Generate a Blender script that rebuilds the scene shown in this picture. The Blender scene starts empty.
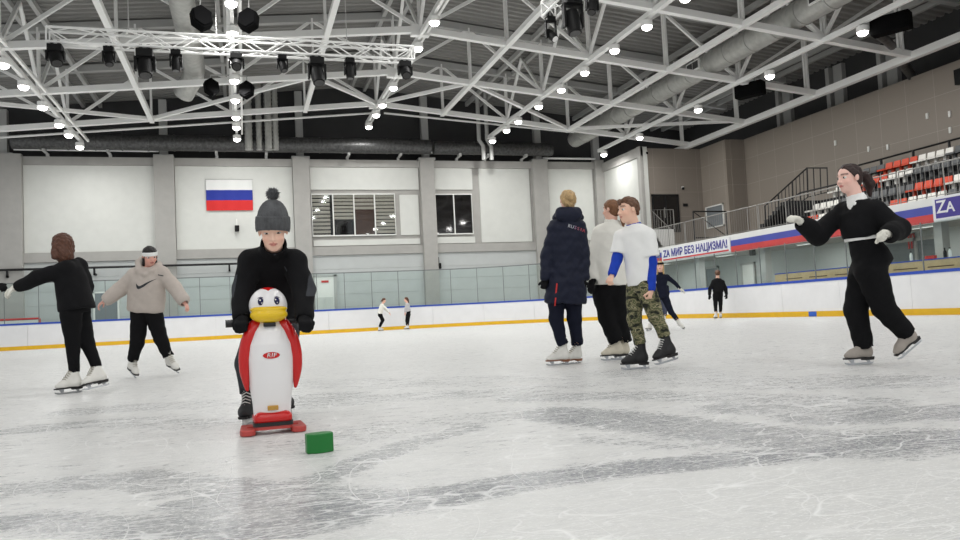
import bpy, bmesh, math, random
import numpy as np
from mathutils import Vector, Matrix

C = bpy.context.scene.collection
sc = bpy.context.scene

# ---------------------------------------------------------------- camera, world, exposure
YAW, PITCH, ROLL, CAMH, FPX = 0.297462, 0.055065, 0.049512, 0.5887, 773.45
_f = Vector((math.sin(YAW)*math.cos(PITCH), math.cos(YAW)*math.cos(PITCH), math.sin(PITCH)))
_r = Vector((math.cos(YAW), -math.sin(YAW), 0.0))
_u = _r.cross(_f)
_r2 = _r*math.cos(ROLL) - _u*math.sin(ROLL)
_u2 = _u*math.cos(ROLL) + _r*math.sin(ROLL)
cam_d = bpy.data.cameras.new('camera')
cam = bpy.data.objects.new('camera', cam_d); C.objects.link(cam)
M = Matrix((( _r2.x, _u2.x, -_f.x, 0), (_r2.y, _u2.y, -_f.y, 0), (_r2.z, _u2.z, -_f.z, CAMH), (0, 0, 0, 1)))
cam.matrix_world = M
cam_d.sensor_width = 36.0
cam_d.lens = FPX*36.0/960.0
cam_d.clip_end = 200
sc.camera = cam

world = bpy.data.worlds.new('hall_air'); sc.world = world
world.use_nodes = True
world.node_tree.nodes['Background'].inputs[0].default_value = (0.95, 0.98, 1.0, 1)
world.node_tree.nodes['Background'].inputs[1].default_value = 0.60
sc.view_settings.view_transform = 'Standard'
sc.view_settings.look = 'None'
sc.view_settings.exposure = 0.0
sc.view_settings.gamma = 1.0
sc.view_settings.use_curve_mapping = False
sc.cycles.transparent_max_bounces = 40
LAMP_W = 70.0
LAMP_COL = (1.0, 0.995, 0.975)

# ---------------------------------------------------------------- materials
def mat(name, col, rough=0.6, metal=0.0, spec=0.5, noise=0.0, nscale=8.0, bump=0.0, bscale=60.0, emit=None, estr=0.0):
    m = bpy.data.materials.new(name); m.use_nodes = True
    nt = m.node_tree; b = nt.nodes['Principled BSDF']
    b.inputs['Base Color'].default_value = (*col, 1)
    b.inputs['Roughness'].default_value = rough
    b.inputs['Metallic'].default_value = metal
    b.inputs['Specular IOR Level'].default_value = spec
    tc = nt.nodes.new('ShaderNodeTexCoord')
    if noise > 0:
        n = nt.nodes.new('ShaderNodeTexNoise'); n.inputs['Scale'].default_value = nscale; n.inputs['Detail'].default_value = 4
        nt.links.new(tc.outputs['Object'], n.inputs['Vector'])
        r = nt.nodes.new('ShaderNodeValToRGB')
        r.color_ramp.elements[0].position = 0.3; r.color_ramp.elements[1].position = 0.7
        r.color_ramp.elements[0].color = (*[c*(1-noise) for c in col], 1)
        r.color_ramp.elements[1].color = (*[min(1, c*(1+noise)) for c in col], 1)
        nt.links.new(n.outputs['Fac'], r.inputs['Fac']); nt.links.new(r.outputs['Color'], b.inputs['Base Color'])
    if bump > 0:
        n2 = nt.nodes.new('ShaderNodeTexNoise'); n2.inputs['Scale'].default_value = bscale; n2.inputs['Detail'].default_value = 3
        nt.links.new(tc.outputs['Object'], n2.inputs['Vector'])
        bp = nt.nodes.new('ShaderNodeBump'); bp.inputs['Strength'].default_value = bump; bp.inputs['Distance'].default_value = 0.01
        nt.links.new(n2.outputs['Fac'], bp.inputs['Height']); nt.links.new(bp.outputs['Normal'], b.inputs['Normal'])
    if emit:
        b.inputs['Emission Color'].default_value = (*emit, 1); b.inputs['Emission Strength'].default_value = estr
    return m

def srgb(r, g, b):
    f = lambda v: (v/255/12.92) if v/255 <= 0.04045 else ((v/255+0.055)/1.055)**2.4
    return (f(r), f(g), f(b))

def glass_mat(name, tint=(0.93, 0.97, 0.96), gloss=0.06):
    m = bpy.data.materials.new(name); m.use_nodes = True
    nt = m.node_tree; nt.nodes.clear()
    o = nt.nodes.new('ShaderNodeOutputMaterial'); mx = nt.nodes.new('ShaderNodeMixShader')
    t = nt.nodes.new('ShaderNodeBsdfTransparent'); t.inputs[0].default_value = (*tint, 1)
    g = nt.nodes.new('ShaderNodeBsdfGlossy'); g.inputs['Roughness'].default_value = 0.03; g.inputs[0].default_value = (0.9, 0.95, 0.95, 1)
    fr = nt.nodes.new('ShaderNodeLayerWeight'); fr.inputs[0].default_value = 0.5
    pw = nt.nodes.new('ShaderNodeMath'); pw.operation = 'POWER'; pw.inputs[1].default_value = 4.0; nt.links.new(fr.outputs['Facing'], pw.inputs[0])
    ml = nt.nodes.new('ShaderNodeMath'); ml.operation = 'MULTIPLY_ADD'; ml.inputs[1].default_value = 0.32; ml.inputs[2].default_value = 0.025; nt.links.new(pw.outputs[0], ml.inputs[0])
    nt.links.new(ml.outputs[0], mx.inputs[0])
    nt.links.new(t.outputs[0], mx.inputs[1]); nt.links.new(g.outputs[0], mx.inputs[2]); nt.links.new(mx.outputs[0], o.inputs[0])
    return m

def camo_mat():
    m = bpy.data.materials.new('camouflage_cloth'); m.use_nodes = True
    nt = m.node_tree; b = nt.nodes['Principled BSDF']; b.inputs['Roughness'].default_value = 0.9
    tc = nt.nodes.new('ShaderNodeTexCoord'); mp = nt.nodes.new('ShaderNodeMapping'); mp.inputs['Scale'].default_value = (1, 1, 1.6)
    n = nt.nodes.new('ShaderNodeTexNoise'); n.inputs['Scale'].default_value = 13; n.inputs['Detail'].default_value = 2
    r = nt.nodes.new('ShaderNodeValToRGB'); r.color_ramp.interpolation = 'CONSTANT'
    cols = [(0.0, (26, 28, 22)), (0.40, (72, 74, 52)), (0.47, (132, 126, 96)), (0.53, (88, 92, 62)), (0.60, (156, 148, 118)), (0.66, (54, 58, 40))]
    e = r.color_ramp.elements
    e[0].position = 0; e[0].color = (*srgb(*cols[0][1]), 1); e[1].position = cols[1][0]; e[1].color = (*srgb(*cols[1][1]), 1)
    for p, c in cols[2:]:
        x = e.new(p); x.color = (*srgb(*c), 1)
    nt.links.new(tc.outputs['Object'], mp.inputs[0]); nt.links.new(mp.outputs[0], n.inputs['Vector'])
    nt.links.new(n.outputs['Fac'], r.inputs['Fac']); nt.links.new(r.outputs[0], b.inputs['Base Color'])
    return m

def attr_mat(name, attr, rough=0.55, spec=0.4):
    m = bpy.data.materials.new(name); m.use_nodes = True
    nt = m.node_tree; b = nt.nodes['Principled BSDF']; b.inputs['Roughness'].default_value = rough
    b.inputs['Specular IOR Level'].default_value = spec
    a = nt.nodes.new('ShaderNodeAttribute'); a.attribute_name = attr
    nt.links.new(a.outputs['Color'], b.inputs['Base Color'])
    return m

MT = {
 'steel': mat('white_painted_steel', srgb(240, 240, 238), 0.45),
 'steel_grey': mat('grey_painted_steel', srgb(176, 176, 174), 0.55),
 'galv': mat('galvanised_duct', srgb(176, 176, 172), 0.42, 0.35, noise=0.12, nscale=6),
 'foil': mat('foil_wrap', srgb(84, 84, 84), 0.4, 0.6, noise=0.35, nscale=9, bump=0.6, bscale=14),
 'deck': mat('roof_deck', srgb(132, 131, 128), 0.6, noise=0.08, nscale=0.7),
 'dark': mat('dark_upper_wall', srgb(60, 60, 61), 0.8, noise=0.1, nscale=1.0),
 'black': mat('black_plastic', srgb(13, 13, 14), 0.6, spec=0.25),
 'spk': mat('black_speaker_cloth', srgb(10, 10, 11), 0.9, spec=0.08),
 'joint': mat('dark_glass_joint', srgb(112, 116, 116), 0.5),
 'blackm': mat('black_metal', srgb(24, 24, 25), 0.5, 0.2),
 'panel': mat('pale_wall_panel', srgb(208, 209, 204), 0.6, noise=0.025, nscale=3, bump=0.15, bscale=30),
 'concrete': mat('warm_grey_concrete', srgb(168, 166, 162), 0.85, noise=0.05, nscale=2.5, bump=0.2, bscale=40),
 'lower': mat('pale_siding', srgb(188, 191, 190), 0.6, noise=0.03, nscale=2),
 'board': mat('board_plastic', srgb(230, 230, 231), 0.42, noise=0.03, nscale=2.2),
 'yellow': mat('yellow_kick_plastic', srgb(226, 178, 22), 0.45, noise=0.06, nscale=4),
 'bluecap': mat('blue_rail_plastic', srgb(34, 72, 176), 0.4),
 'bluesq': mat('blue_marker', srgb(40, 90, 190), 0.5),
 'glass': glass_mat('clear_glass'),
 'dglass': mat('dark_window_glass', srgb(22, 20, 20), 0.05, spec=0.6),
 'white': mat('white_frame', srgb(232, 232, 228), 0.5),
 'blind': mat('window_blind', srgb(178, 176, 164), 0.7),
 'brown': mat('brown_room', srgb(70, 50, 40), 0.8),
 'seatW': mat('white_seat_plastic', srgb(236, 234, 228), 0.45),
 'seatO': mat('orange_seat_plastic', srgb(216, 74, 40), 0.45),
 'seatG': mat('grey_seat_plastic', srgb(92, 94, 96), 0.5),
 'tier': mat('dark_tier', srgb(34, 34, 36), 0.85),
 'silver': mat('brushed_steel_rail', srgb(150, 148, 144), 0.4, 0.5),
 'balcony': mat('white_fascia', srgb(222, 222, 220), 0.55),
 'banW': mat('banner_white', srgb(225, 225, 228), 0.5),
 'banB': mat('banner_blue', srgb(66, 74, 160), 0.5, noise=0.12, nscale=1.2),
 'banR': mat('banner_red', srgb(196, 62, 62), 0.5, noise=0.12, nscale=1.2),
 'banI': mat('banner_indigo', srgb(64, 52, 140), 0.5),
 'textB': mat('banner_navy_ink', srgb(58, 54, 140), 0.5),
 'flagW': mat('flag_white', srgb(222, 222, 220), 0.7),
 'flagB': mat('flag_blue', srgb(24, 44, 146), 0.7),
 'flagR': mat('flag_red', srgb(206, 34, 34), 0.7),
 'wood': mat('pale_timber', srgb(206, 178, 136), 0.6, noise=0.12, nscale=3),
 'wood2': mat('timber_gap', srgb(92, 66, 44), 0.8),
 'doorg': mat('grey_door', srgb(120, 126, 130), 0.5),
 'red': mat('red_paint', srgb(200, 40, 36), 0.45),
 'lens': mat('lamp_lens', (1, 1, 1), 0.4, emit=(1.0, 0.98, 0.93), estr=14.0),
 'fill_face': mat('soffit_fill_face', (1, 1, 1), 0.4, emit=(1.0, 0.98, 0.93), estr=0.7),  # glowing face of the added fill lamps under the stand
 'eyel': mat('spot_lens', (0.9, 0.9, 0.9), 0.15),
 'taupe': None, 'ice': None,
}

# taupe tiled stand wall: large panels with fine joints
def tile_mat(name, col, joint, w=1.2, h=1.2, off=(0, 0, 0), axis='Y'):
    m = bpy.data.materials.new(name); m.use_nodes = True
    nt = m.node_tree; b = nt.nodes['Principled BSDF']; b.inputs['Roughness'].default_value = 0.55
    tc = nt.nodes.new('ShaderNodeTexCoord'); sp = nt.nodes.new('ShaderNodeSeparateXYZ'); cb = nt.nodes.new('ShaderNodeCombineXYZ')
    nt.links.new(tc.outputs['Object'], sp.inputs[0])
    nt.links.new(sp.outputs[axis], cb.inputs[0]); nt.links.new(sp.outputs['Z'], cb.inputs[1])
    br = nt.nodes.new('ShaderNodeTexBrick'); br.offset = 0.0; br.inputs['Scale'].default_value = 1.0
    br.inputs['Brick Width'].default_value = w; br.inputs['Row Height'].default_value = h; br.inputs['Mortar Size'].default_value = 0.008
    br.inputs['Color1'].default_value = (*col, 1); br.inputs['Color2'].default_value = (*[c*0.96 for c in col], 1); br.inputs['Mortar'].default_value = (*joint, 1)
    nt.links.new(cb.outputs[0], br.inputs['Vector']); nt.links.new(br.outputs['Color'], b.inputs['Base Color'])
    return m
MT['taupe'] = tile_mat('taupe_wall_tile', srgb(146, 137, 127), srgb(168, 160, 150))
MT['taupeX'] = tile_mat('taupe_wall_tile_facing', srgb(140, 131, 122), srgb(160, 152, 143), axis='X')

# ---------------------------------------------------------------- mesh helpers
class MB:
    def __init__(s): s.v = []; s.f = []; s.mi = []; s.m = 0
    def add(s, vs, fs):
        o = len(s.v); s.v += [tuple(v) for v in vs]; s.f += [tuple(i+o for i in f) for f in fs]; s.mi += [s.m]*len(fs); return s
    def box(s, a, b):
        x0, y0, z0 = a; x1, y1, z1 = b
        return s.add([(x0,y0,z0),(x1,y0,z0),(x1,y1,z0),(x0,y1,z0),(x0,y0,z1),(x1,y0,z1),(x1,y1,z1),(x0,y1,z1)],
                     [(3,2,1,0),(4,5,6,7),(0,1,5,4),(1,2,6,5),(2,3,7,6),(3,0,4,7)])
    def bar(s, p, q, w, h=None, up=(0, 0, 1)):
        h = w if h is None else h
        p = Vector(p); q = Vector(q); d = (q-p).normalized(); up = Vector(up)
        if abs(d.dot(up)) > 0.98: up = Vector((0, 1, 0)) if abs(d.y) < 0.9 else Vector((1, 0, 0))
        sd = d.cross(up).normalized(); u2 = sd.cross(d)
        vs = [e + sd*(a*w/2) + u2*(b*h/2) for e in (p, q) for a, b in ((-1,-1),(1,-1),(1,1),(-1,1))]
        return s.add(vs, [(0,1,2,3),(7,6,5,4),(0,4,5,1),(1,5,6,2),(2,6,7,3),(3,7,4,0)])
    def tube(s, pts, r, n=8, cap=True):
        pts = [Vector(p) for p in pts]; rs = r if isinstance(r, (list, tuple)) else [r]*len(pts)
        rings = []
        for i, p in enumerate(pts):
            d = (pts[min(i+1, len(pts)-1)] - pts[max(i-1, 0)]).normalized()
            up = Vector((0, 0, 1)) if abs(d.z) < 0.95 else Vector((1, 0, 0))
            a = d.cross(up).normalized(); b = a.cross(d)
            rings.append([p + (a*math.cos(t) + b*math.sin(t))*rs[i] for t in [2*math.pi*k/n for k in range(n)]])
        vs = [v for R in rings for v in R]; fs = []
        for i in range(len(pts)-1):
            for k in range(n):
                fs.append((i*n+k, i*n+(k+1)%n, (i+1)*n+(k+1)%n, (i+1)*n+k))
        if cap:
            fs.append(tuple(range(n))[::-1]); fs.append(tuple((len(pts)-1)*n+k for k in range(n)))
        return s.add(vs, fs)
    def lathe(s, prof, c=(0, 0, 0), axis=(0, 0, 1), n=16):
        c = Vector(c); ax = Vector(axis).normalized()
        a = ax.cross(Vector((0, 0, 1)) if abs(ax.z) < 0.95 else Vector((1, 0, 0))).normalized(); b = ax.cross(a)
        vs = [c + ax*z + (a*math.cos(t) + b*math.sin(t))*r for r, z in prof for t in [2*math.pi*k/n for k in range(n)]]
        fs = [(i*n+k, i*n+(k+1)%n, (i+1)*n+(k+1)%n, (i+1)*n+k) for i in range(len(prof)-1) for k in range(n)]
        fs.append(tuple(range(n))[::-1]); fs.append(tuple((len(prof)-1)*n+k for k in range(n)))
        return s.add(vs, fs)
    def prism(s, poly, h, M4=None):
        n = len(poly); vs = [Vector((x, y, 0)) for x, y in poly] + [Vector((x, y, h)) for x, y in poly]
        if M4 is not None: vs = [M4 @ v for v in vs]
        fs = [tuple(range(n))[::-1], tuple(range(n, 2*n))] + [(i, (i+1)%n, n+(i+1)%n, n+i) for i in range(n)]
        return s.add(vs, fs)
    def ball(s, c, r, n=12):
        rx, ry, rz = r if isinstance(r, (tuple, list)) else (r, r, r)
        vs = [(c[0], c[1], c[2]+rz)]; m = n//2
        for i in range(1, m):
            a = math.pi*i/m
            for k in range(n):
                t = 2*math.pi*k/n
                vs.append((c[0]+rx*math.sin(a)*math.cos(t), c[1]+ry*math.sin(a)*math.sin(t), c[2]+rz*math.cos(a)))
        vs.append((c[0], c[1], c[2]-rz)); L = len(vs)-1; fs = []
        for k in range(n):
            fs.append((0, 1+k, 1+(k+1)%n)); fs.append((L, 1+(m-2)*n+(k+1)%n, 1+(m-2)*n+k))
            for i in range(m-2):
                fs.append((1+i*n+k, 1+(i+1)*n+k, 1+(i+1)*n+(k+1)%n, 1+i*n+(k+1)%n))
        return s.add(vs, fs)
    def build(s, name, mats, parent=None, loc=None, smooth=False, bevel=0):
        me = bpy.data.meshes.new(name)
        o = Vector(loc) if loc is not None else Vector((0, 0, 0))
        me.from_pydata([tuple(Vector(v)-o) for v in s.v], [], s.f)
        mats = mats if isinstance(mats, (list, tuple)) else [mats]
        for m in mats: me.materials.append(m)
        if len(mats) > 1: me.polygons.foreach_set('material_index', s.mi)
        if smooth: me.polygons.foreach_set('use_smooth', [True]*len(me.polygons))
        bm = bmesh.new(); bm.from_mesh(me); bmesh.ops.recalc_face_normals(bm, faces=bm.faces)
        if bevel: bmesh.ops.bevel(bm, geom=bm.edges[:], offset=bevel, segments=2, profile=0.5, affect='EDGES')
        bm.to_mesh(me); bm.free()
        if smooth: me.set_sharp_from_angle(angle=math.radians(40))
        ob = bpy.data.objects.new(name, me); C.objects.link(ob); ob.location = o
        if parent is not None: ob.parent = parent
        return ob

def tag(o, label, cat, group=None, kind=None):
    o['label'] = label; o['category'] = cat
    if group: o['group'] = group
    if kind: o['kind'] = kind
    return o
def thing(name, label, cat, loc=(0, 0, 0), rotz=0.0, group=None):
    o = bpy.data.objects.new(name, None); C.objects.link(o)
    o.location = loc; o.rotation_euler = (0, 0, rotz); o.empty_display_size = 0.1
    return tag(o, label, cat, group)
def struct(name, mb, m, label=None, **k):
    o = mb.build(name, m, **k); o['kind'] = 'structure'
    if label: o['label'] = label
    return o
def copy_thing(o, **k):
    c = o.copy(); C.objects.link(c)
    for ch in list(o.children):
        d = ch.copy(); C.objects.link(d); d.parent = c; d.matrix_parent_inverse = ch.matrix_parent_inverse
        for g in list(ch.children):
            e = g.copy(); C.objects.link(e); e.parent = d
    return c
ORD = ['first', 'second', 'third', 'fourth', 'fifth', 'sixth', 'seventh', 'eighth', 'ninth', 'tenth', 'eleventh', 'twelfth', 'thirteenth',
       'fourteenth', 'fifteenth', 'sixteenth', 'seventeenth', 'eighteenth', 'nineteenth', 'twentieth', 'twenty-first', 'twenty-second', 'twenty-third', 'twenty-fourth',
       'twenty-fifth', 'twenty-sixth', 'twenty-seventh', 'twenty-eighth', 'twenty-ninth', 'thirtieth', 'thirty-first', 'thirty-second', 'thirty-third', 'thirty-fourth', 'thirty-fifth']
def text_mesh(body, size, bold=0.0, shear=0.0, spacing=1.0):
    cu = bpy.data.curves.new('lettering', 'FONT'); cu.body = body; cu.size = size; cu.align_x = 'CENTER'; cu.align_y = 'CENTER'
    cu.extrude = 0.002; cu.offset = bold; cu.shear = shear; cu.space_character = spacing; cu.resolution_u = 3
    t = bpy.data.objects.new('lettering', cu); C.objects.link(t)
    dg = bpy.context.evaluated_depsgraph_get(); me = bpy.data.meshes.new_from_object(t.evaluated_get(dg))
    bpy.data.objects.remove(t); bpy.data.curves.remove(cu)
    return me
def put_text(name, body, size, m, M4, parent, bold=0.0, shear=0.0, width=None, spacing=1.0):
    me = text_mesh(body, size, bold, shear, spacing); me.materials.clear(); me.materials.append(m)
    if width:
        xs = [v.co.x for v in me.vertices]; k = width/(max(xs)-min(xs)); me.transform(Matrix.Diagonal((k, 1, 1, 1)))
    me.transform(M4)
    o = bpy.data.objects.new(name, me); C.objects.link(o)
    if parent is not None: o.parent = parent
    return o
def frame4(o, x, y):   # matrix with given origin, x and y axes
    x = Vector(x).normalized(); z = x.cross(Vector(y)).normalized(); y = z.cross(x)
    m = Matrix((x, y, z)).transposed().to_4x4(); m.translation = Vector(o); return m

# a photo point carried onto a real plane of the hall (x, y or z = value)
def on(px, py, ax, val):
    d = _f + _r2*((px-480)/FPX) - _u2*((py-270)/FPX); o = Vector((0, 0, CAMH))
    return o + d*((val-o[ax])/d[ax])
def part(mb, name, m, root, **k):
    o = mb.build(name, m, loc=root.location, **k); o.parent = root; o.location = (0, 0, 0); return o

# ================================================================ ICE
YB, XR, YW, XC, RC = 35.26, 15.7, 37.4, 7.7, 8.0
def ice_floor():
    rng = random.Random(3)
    xs = np.concatenate([np.arange(-12, -6, 0.5), np.arange(-6, 9, 0.06), np.arange(9, 16.1, 0.5)])
    ys = np.concatenate([np.arange(-6, 0.5, 0.5), np.arange(0.5, 14, 0.06), np.arange(14, 36.1, 0.5)])
    nx, ny = len(xs), len(ys)
    X, Y = np.meshgrid(xs, ys)
    v = np.stack([X.ravel(), Y.ravel(), np.zeros(X.size)], 1)
    i = np.arange(nx*ny).reshape(ny, nx)
    f = np.stack([i[:-1, :-1].ravel(), i[:-1, 1:].ravel(), i[1:, 1:].ravel(), i[1:, :-1].ravel()], 1)
    me = bpy.data.meshes.new('floor_ice'); me.from_pydata(v.tolist(), [], f.tolist())
    # worn bare-ice tracks (dark) and snowed patches, each a stroke over the ice: x0 y0 x1 y1 width strength
    w = np.zeros(len(v))
    for x0, y0, x1, y1, wd, st in ICE_TRACKS:
        ax, ay = x1-x0, y1-y0; L2 = ax*ax+ay*ay
        t = np.clip(((v[:, 0]-x0)*ax+(v[:, 1]-y0)*ay)/L2, 0, 1)
        dd = np.hypot(v[:, 0]-x0-ax*t, v[:, 1]-y0-ay*t)
        w = np.maximum(w, st*np.clip(2.4-2.4*dd/wd, 0, 1)) if st > 0 else w+st*np.clip(1.8-1.8*dd/wd, 0, 1)*(w <= 0.01)
    w = np.clip(w, -1, 1)
    at = me.attributes.new('worn', 'FLOAT', 'POINT'); at.data.foreach_set('value', w.astype(np.float32))
    m = bpy.data.materials.new('skated_ice'); m.use_nodes = True
    nt = m.node_tree; b = nt.nodes['Principled BSDF']; N = nt.nodes.new; Lk = nt.links.new
    geo = N('ShaderNodeNewGeometry')
    def noise(scale, detail=4, rough=0.55, stretch=(1, 1, 1), rot=0.0, dist=0.0):
        mp = N('ShaderNodeMapping'); mp.inputs['Scale'].default_value = stretch; mp.inputs['Rotation'].default_value = (0, 0, rot)
        n = N('ShaderNodeTexNoise'); n.inputs['Scale'].default_value = scale; n.inputs['Detail'].default_value = detail
        n.inputs['Roughness'].default_value = rough; n.inputs['Distortion'].default_value = dist
        Lk(geo.outputs['Position'], mp.inputs[0]); Lk(mp.outputs[0], n.inputs['Vector']); return n.outputs['Fac']
    def math_(op, a, b_=None, c=None):
        n = N('ShaderNodeMath'); n.operation = op
        for k, x in enumerate((a, b_, c)):
            if x is None: continue
            if isinstance(x, (int, float)): n.inputs[k].default_value = x
            else: Lk(x, n.inputs[k])
        return n.outputs[0]
    def ramp(x, lo, hi):
        n = N('ShaderNodeMapRange'); n.inputs['From Min'].default_value = lo; n.inputs['From Max'].default_value = hi
        Lk(x, n.inputs['Value']); return n.outputs[0]
    a = N('ShaderNodeAttribute'); a.attribute_name = 'worn'
    n1 = noise(0.55, 6, 0.6, (1, 1.2, 1), 0.3, 0.6)
    n2 = noise(9.0, 5, 0.7, (0.5, 1.6, 1), 0.1)
    n3 = noise(34.0, 3, 0.7)
    # bare ice where the stroke mask and the blotches say so, broken up by snow crumbs
    s = math_('ADD', math_('MULTIPLY', a.outputs['Fac'], 0.85), math_('MULTIPLY', math_('SUBTRACT', n1, 0.5), 0.9))
    s = math_('ADD', s, math_('MULTIPLY', math_('SUBTRACT', n2, 0.5), 1.3))
    s = math_('ADD', s, math_('MULTIPLY', math_('SUBTRACT', n3, 0.5), 1.4))
    bare = ramp(s, 0.12, 0.95)
    n4 = noise(16.0, 5, 0.75, (0.7, 1.3, 1), 0.2)
    calm = math_('MULTIPLY_ADD', a.outputs['Fac'], 0.42, 0.42); calm = math_('MAXIMUM', calm, 0.16)
    bare = math_('MAXIMUM', bare, math_('MULTIPLY', ramp(n4, 0.50, 0.62), calm))
    n5 = noise(5.0, 6, 0.8, (0.5, 1.7, 1), 0.25, 0.4)
    bare = math_('MAXIMUM', bare, math_('MULTIPLY', ramp(n5, 0.52, 0.64), calm))
    # blade scratches: thin iso-lines of stretched noises in several directions
    def scratch(scale, stretch, rot, wdt, dist=0.0):
        x = noise(scale, 0.6, 0.3, stretch, rot, dist)
        return ramp(math_('ABSOLUTE', math_('SUBTRACT', x, 0.5)), wdt, 0.0)
    sc_ = None
    for args in ((2.4, (0.35, 1.6, 1), 0.25, 0.0040), (2.1, (1.7, 0.4, 1), 0.5, 0.0036), (3.0, (0.5, 1.4, 1), -0.5, 0.0045), (1.5, (1, 1, 1), 0.0, 0.0018, 0.4), (3.7, (0.3, 1.3, 1), 1.1, 0.0050), (2.6, (0.8, 1.2, 1), 2.0, 0.0036, 0.3),
                 (4.6, (0.3, 1.2, 1), 0.05, 0.007), (4.0, (0.25, 1.0, 1), -0.2, 0.006), (5.2, (0.25, 0.9, 1), 0.7, 0.008)):
        x = scratch(*args); sc_ = x if sc_ is None else math_('MAXIMUM', sc_, x)
    brk = ramp(noise(2.2, 3), 0.36, 0.54)
    sc_ = math_('MULTIPLY', sc_, brk)
    crumb = math_('MAXIMUM', ramp(noise(42.0, 3, 0.75, (0.5, 1.5, 1)), 0.57, 0.66), ramp(noise(95.0, 2, 0.6, (0.5, 1.5, 1)), 0.58, 0.66))
    sc_ = math_('MAXIMUM', math_('MULTIPLY', sc_, 0.75), math_('MULTIPLY', crumb, 0.75))
    mx = N('ShaderNodeMix'); mx.data_type = 'RGBA'
    mx.inputs['A'].default_value = (*srgb(214, 214, 212), 1); mx.inputs['B'].default_value = (*srgb(146, 148, 152), 1)
    Lk(bare, mx.inputs['Factor'])
    mx2 = N('ShaderNodeMix'); mx2.data_type = 'RGBA'; Lk(sc_, mx2.inputs['Factor'])
    Lk(mx.outputs['Result'], mx2.inputs['A']); mx2.inputs['B'].default_value = (*srgb(246, 246, 245), 1)
    Lk(mx2.outputs['Result'], b.inputs['Base Color'])
    ro = math_('ADD', 0.33, math_('MULTIPLY', bare, -0.15)); ro = math_('ADD', ro, math_('MULTIPLY', sc_, 0.25)); Lk(ro, b.inputs['Roughness'])
    b.inputs['Specular IOR Level'].default_value = 0.35; b.inputs['IOR'].default_value = 1.31
    bp = N('ShaderNodeBump'); bp.inputs['Strength'].default_value = 0.35; bp.inputs['Distance'].default_value = 0.006
    hh = math_('ADD', math_('MULTIPLY', sc_, 1.0), math_('MULTIPLY', n3, 0.8)); Lk(hh, bp.inputs['Height']); Lk(bp.outputs['Normal'], b.inputs['Normal'])
    me.materials.append(m)
    o = bpy.data.objects.new('floor', me); C.objects.link(o); o['kind'] = 'structure'
ICE_TRACKS = []
for poly, wd, st in (
    ([(330, 512), (420, 500), (520, 482), (640, 467), (760, 457), (860, 447), (960, 437)], 0.17, 1.0),
    ([(10, 490), (130, 478), (230, 490), (330, 500), (420, 500)], 0.22, 0.75), ([(20, 520), (150, 528), (260, 534), (330, 520)], 0.16, 0.85), ([(200, 505), (300, 515)], 0.2, 0.8),
    ([(325, 478), (370, 458), (420, 440), (470, 428)], 0.13, 0.7), ([(340, 440), (400, 425), (470, 420), (530, 412)], 0.3, 0.45),
    ([(560, 414), (660, 424), (760, 436), (860, 445), (940, 440)], 0.36, 0.85), ([(600, 440), (720, 448), (850, 448)], 0.14, 0.5),
    ([(830, 417), (900, 413), (960, 411)], 0.34, 0.8), ([(530, 398), (640, 395), (740, 398), (860, 402), (850, 410), (740, 408)], 0.34, 0.6),
    ([(90, 410), (240, 402), (330, 396)], 0.4, 0.45), ([(0, 432), (110, 422), (200, 424)], 0.3, 0.45), ([(310, 404), (420, 396), (520, 392)], 0.4, 0.45),
    ([(640, 372), (760, 384), (900, 380)], 0.6, 0.4), ([(300, 385), (480, 380), (560, 384)], 0.6, 0.35), ([(900, 455), (960, 446)], 0.1, 0.6),
    ([(500, 458), (620, 444), (700, 450)], 0.16, -0.9), ([(250, 474), (330, 468), (420, 462)], 0.18, -0.7),
    ([(560, 525), (760, 505), (950, 480)], 0.9, -1.0), ([(440, 535), (560, 515)], 0.2, -0.9), ([(40, 455), (200, 452)], 0.25, -0.5)):
    g = [on(x, y, 2, 0.0) for x, y in poly]
    for p, q in zip(g, g[1:]): ICE_TRACKS.append((p.x, p.y, q.x, q.y, wd, st))
ice_floor()
# concrete surround outside the boards
mb = MB().box((-13, 35.35, -0.3), (24, 40, -0.01)).box((15.8, -6, -0.3), (24, 35.35, -0.01))
struct('floor_surround', mb, MT['concrete'])

# ================================================================ DASHER BOARDS AND GLASS
S1 = XC + 10.8; S2 = S1 + RC*math.pi/2
def path(s, off=0.0):
    if s < S1: return Vector((-10.8+s, YB+off, 0)), Vector((0, 1, 0))
    if s < S2:
        a = math.pi/2 - (s-S1)/RC; n = Vector((math.cos(a), math.sin(a), 0))
        return Vector((XC, YB-RC, 0)) + n*(RC+off), n
    return Vector((XR+off, YB-RC-(s-S2), 0)), Vector((1, 0, 0))
def strip(s0, s1, o0, o1, z0, z1, n=1):
    m = MB(); k = n+1; vs = []
    for i in range(k):
        s = s0+(s1-s0)*i/n
        for o, z in ((o0, z0), (o1, z0), (o1, z1), (o0, z1)):
            p, _ = path(s, o); vs.append((p.x, p.y, z))
    fs = [(i*4+j, i*4+(j+1)%4, i*4+4+(j+1)%4, i*4+4+j) for i in range(n) for j in range(4)] + [(3, 2, 1, 0), (n*4, n*4+1, n*4+2, n*4+3)]
    return m.add(vs, fs)
STOT = S2 + (YB-RC-5.0)
W = 2.4; k = 0; s = 0.0; cnt = {'back': 0, 'corner': 0, 'stand': 0}
where = {'back': 'along the far wall, {} from the left', 'corner': 'in the rounded far corner, {} from the far wall', 'stand': 'under the stand, {} from the far corner'}
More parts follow.
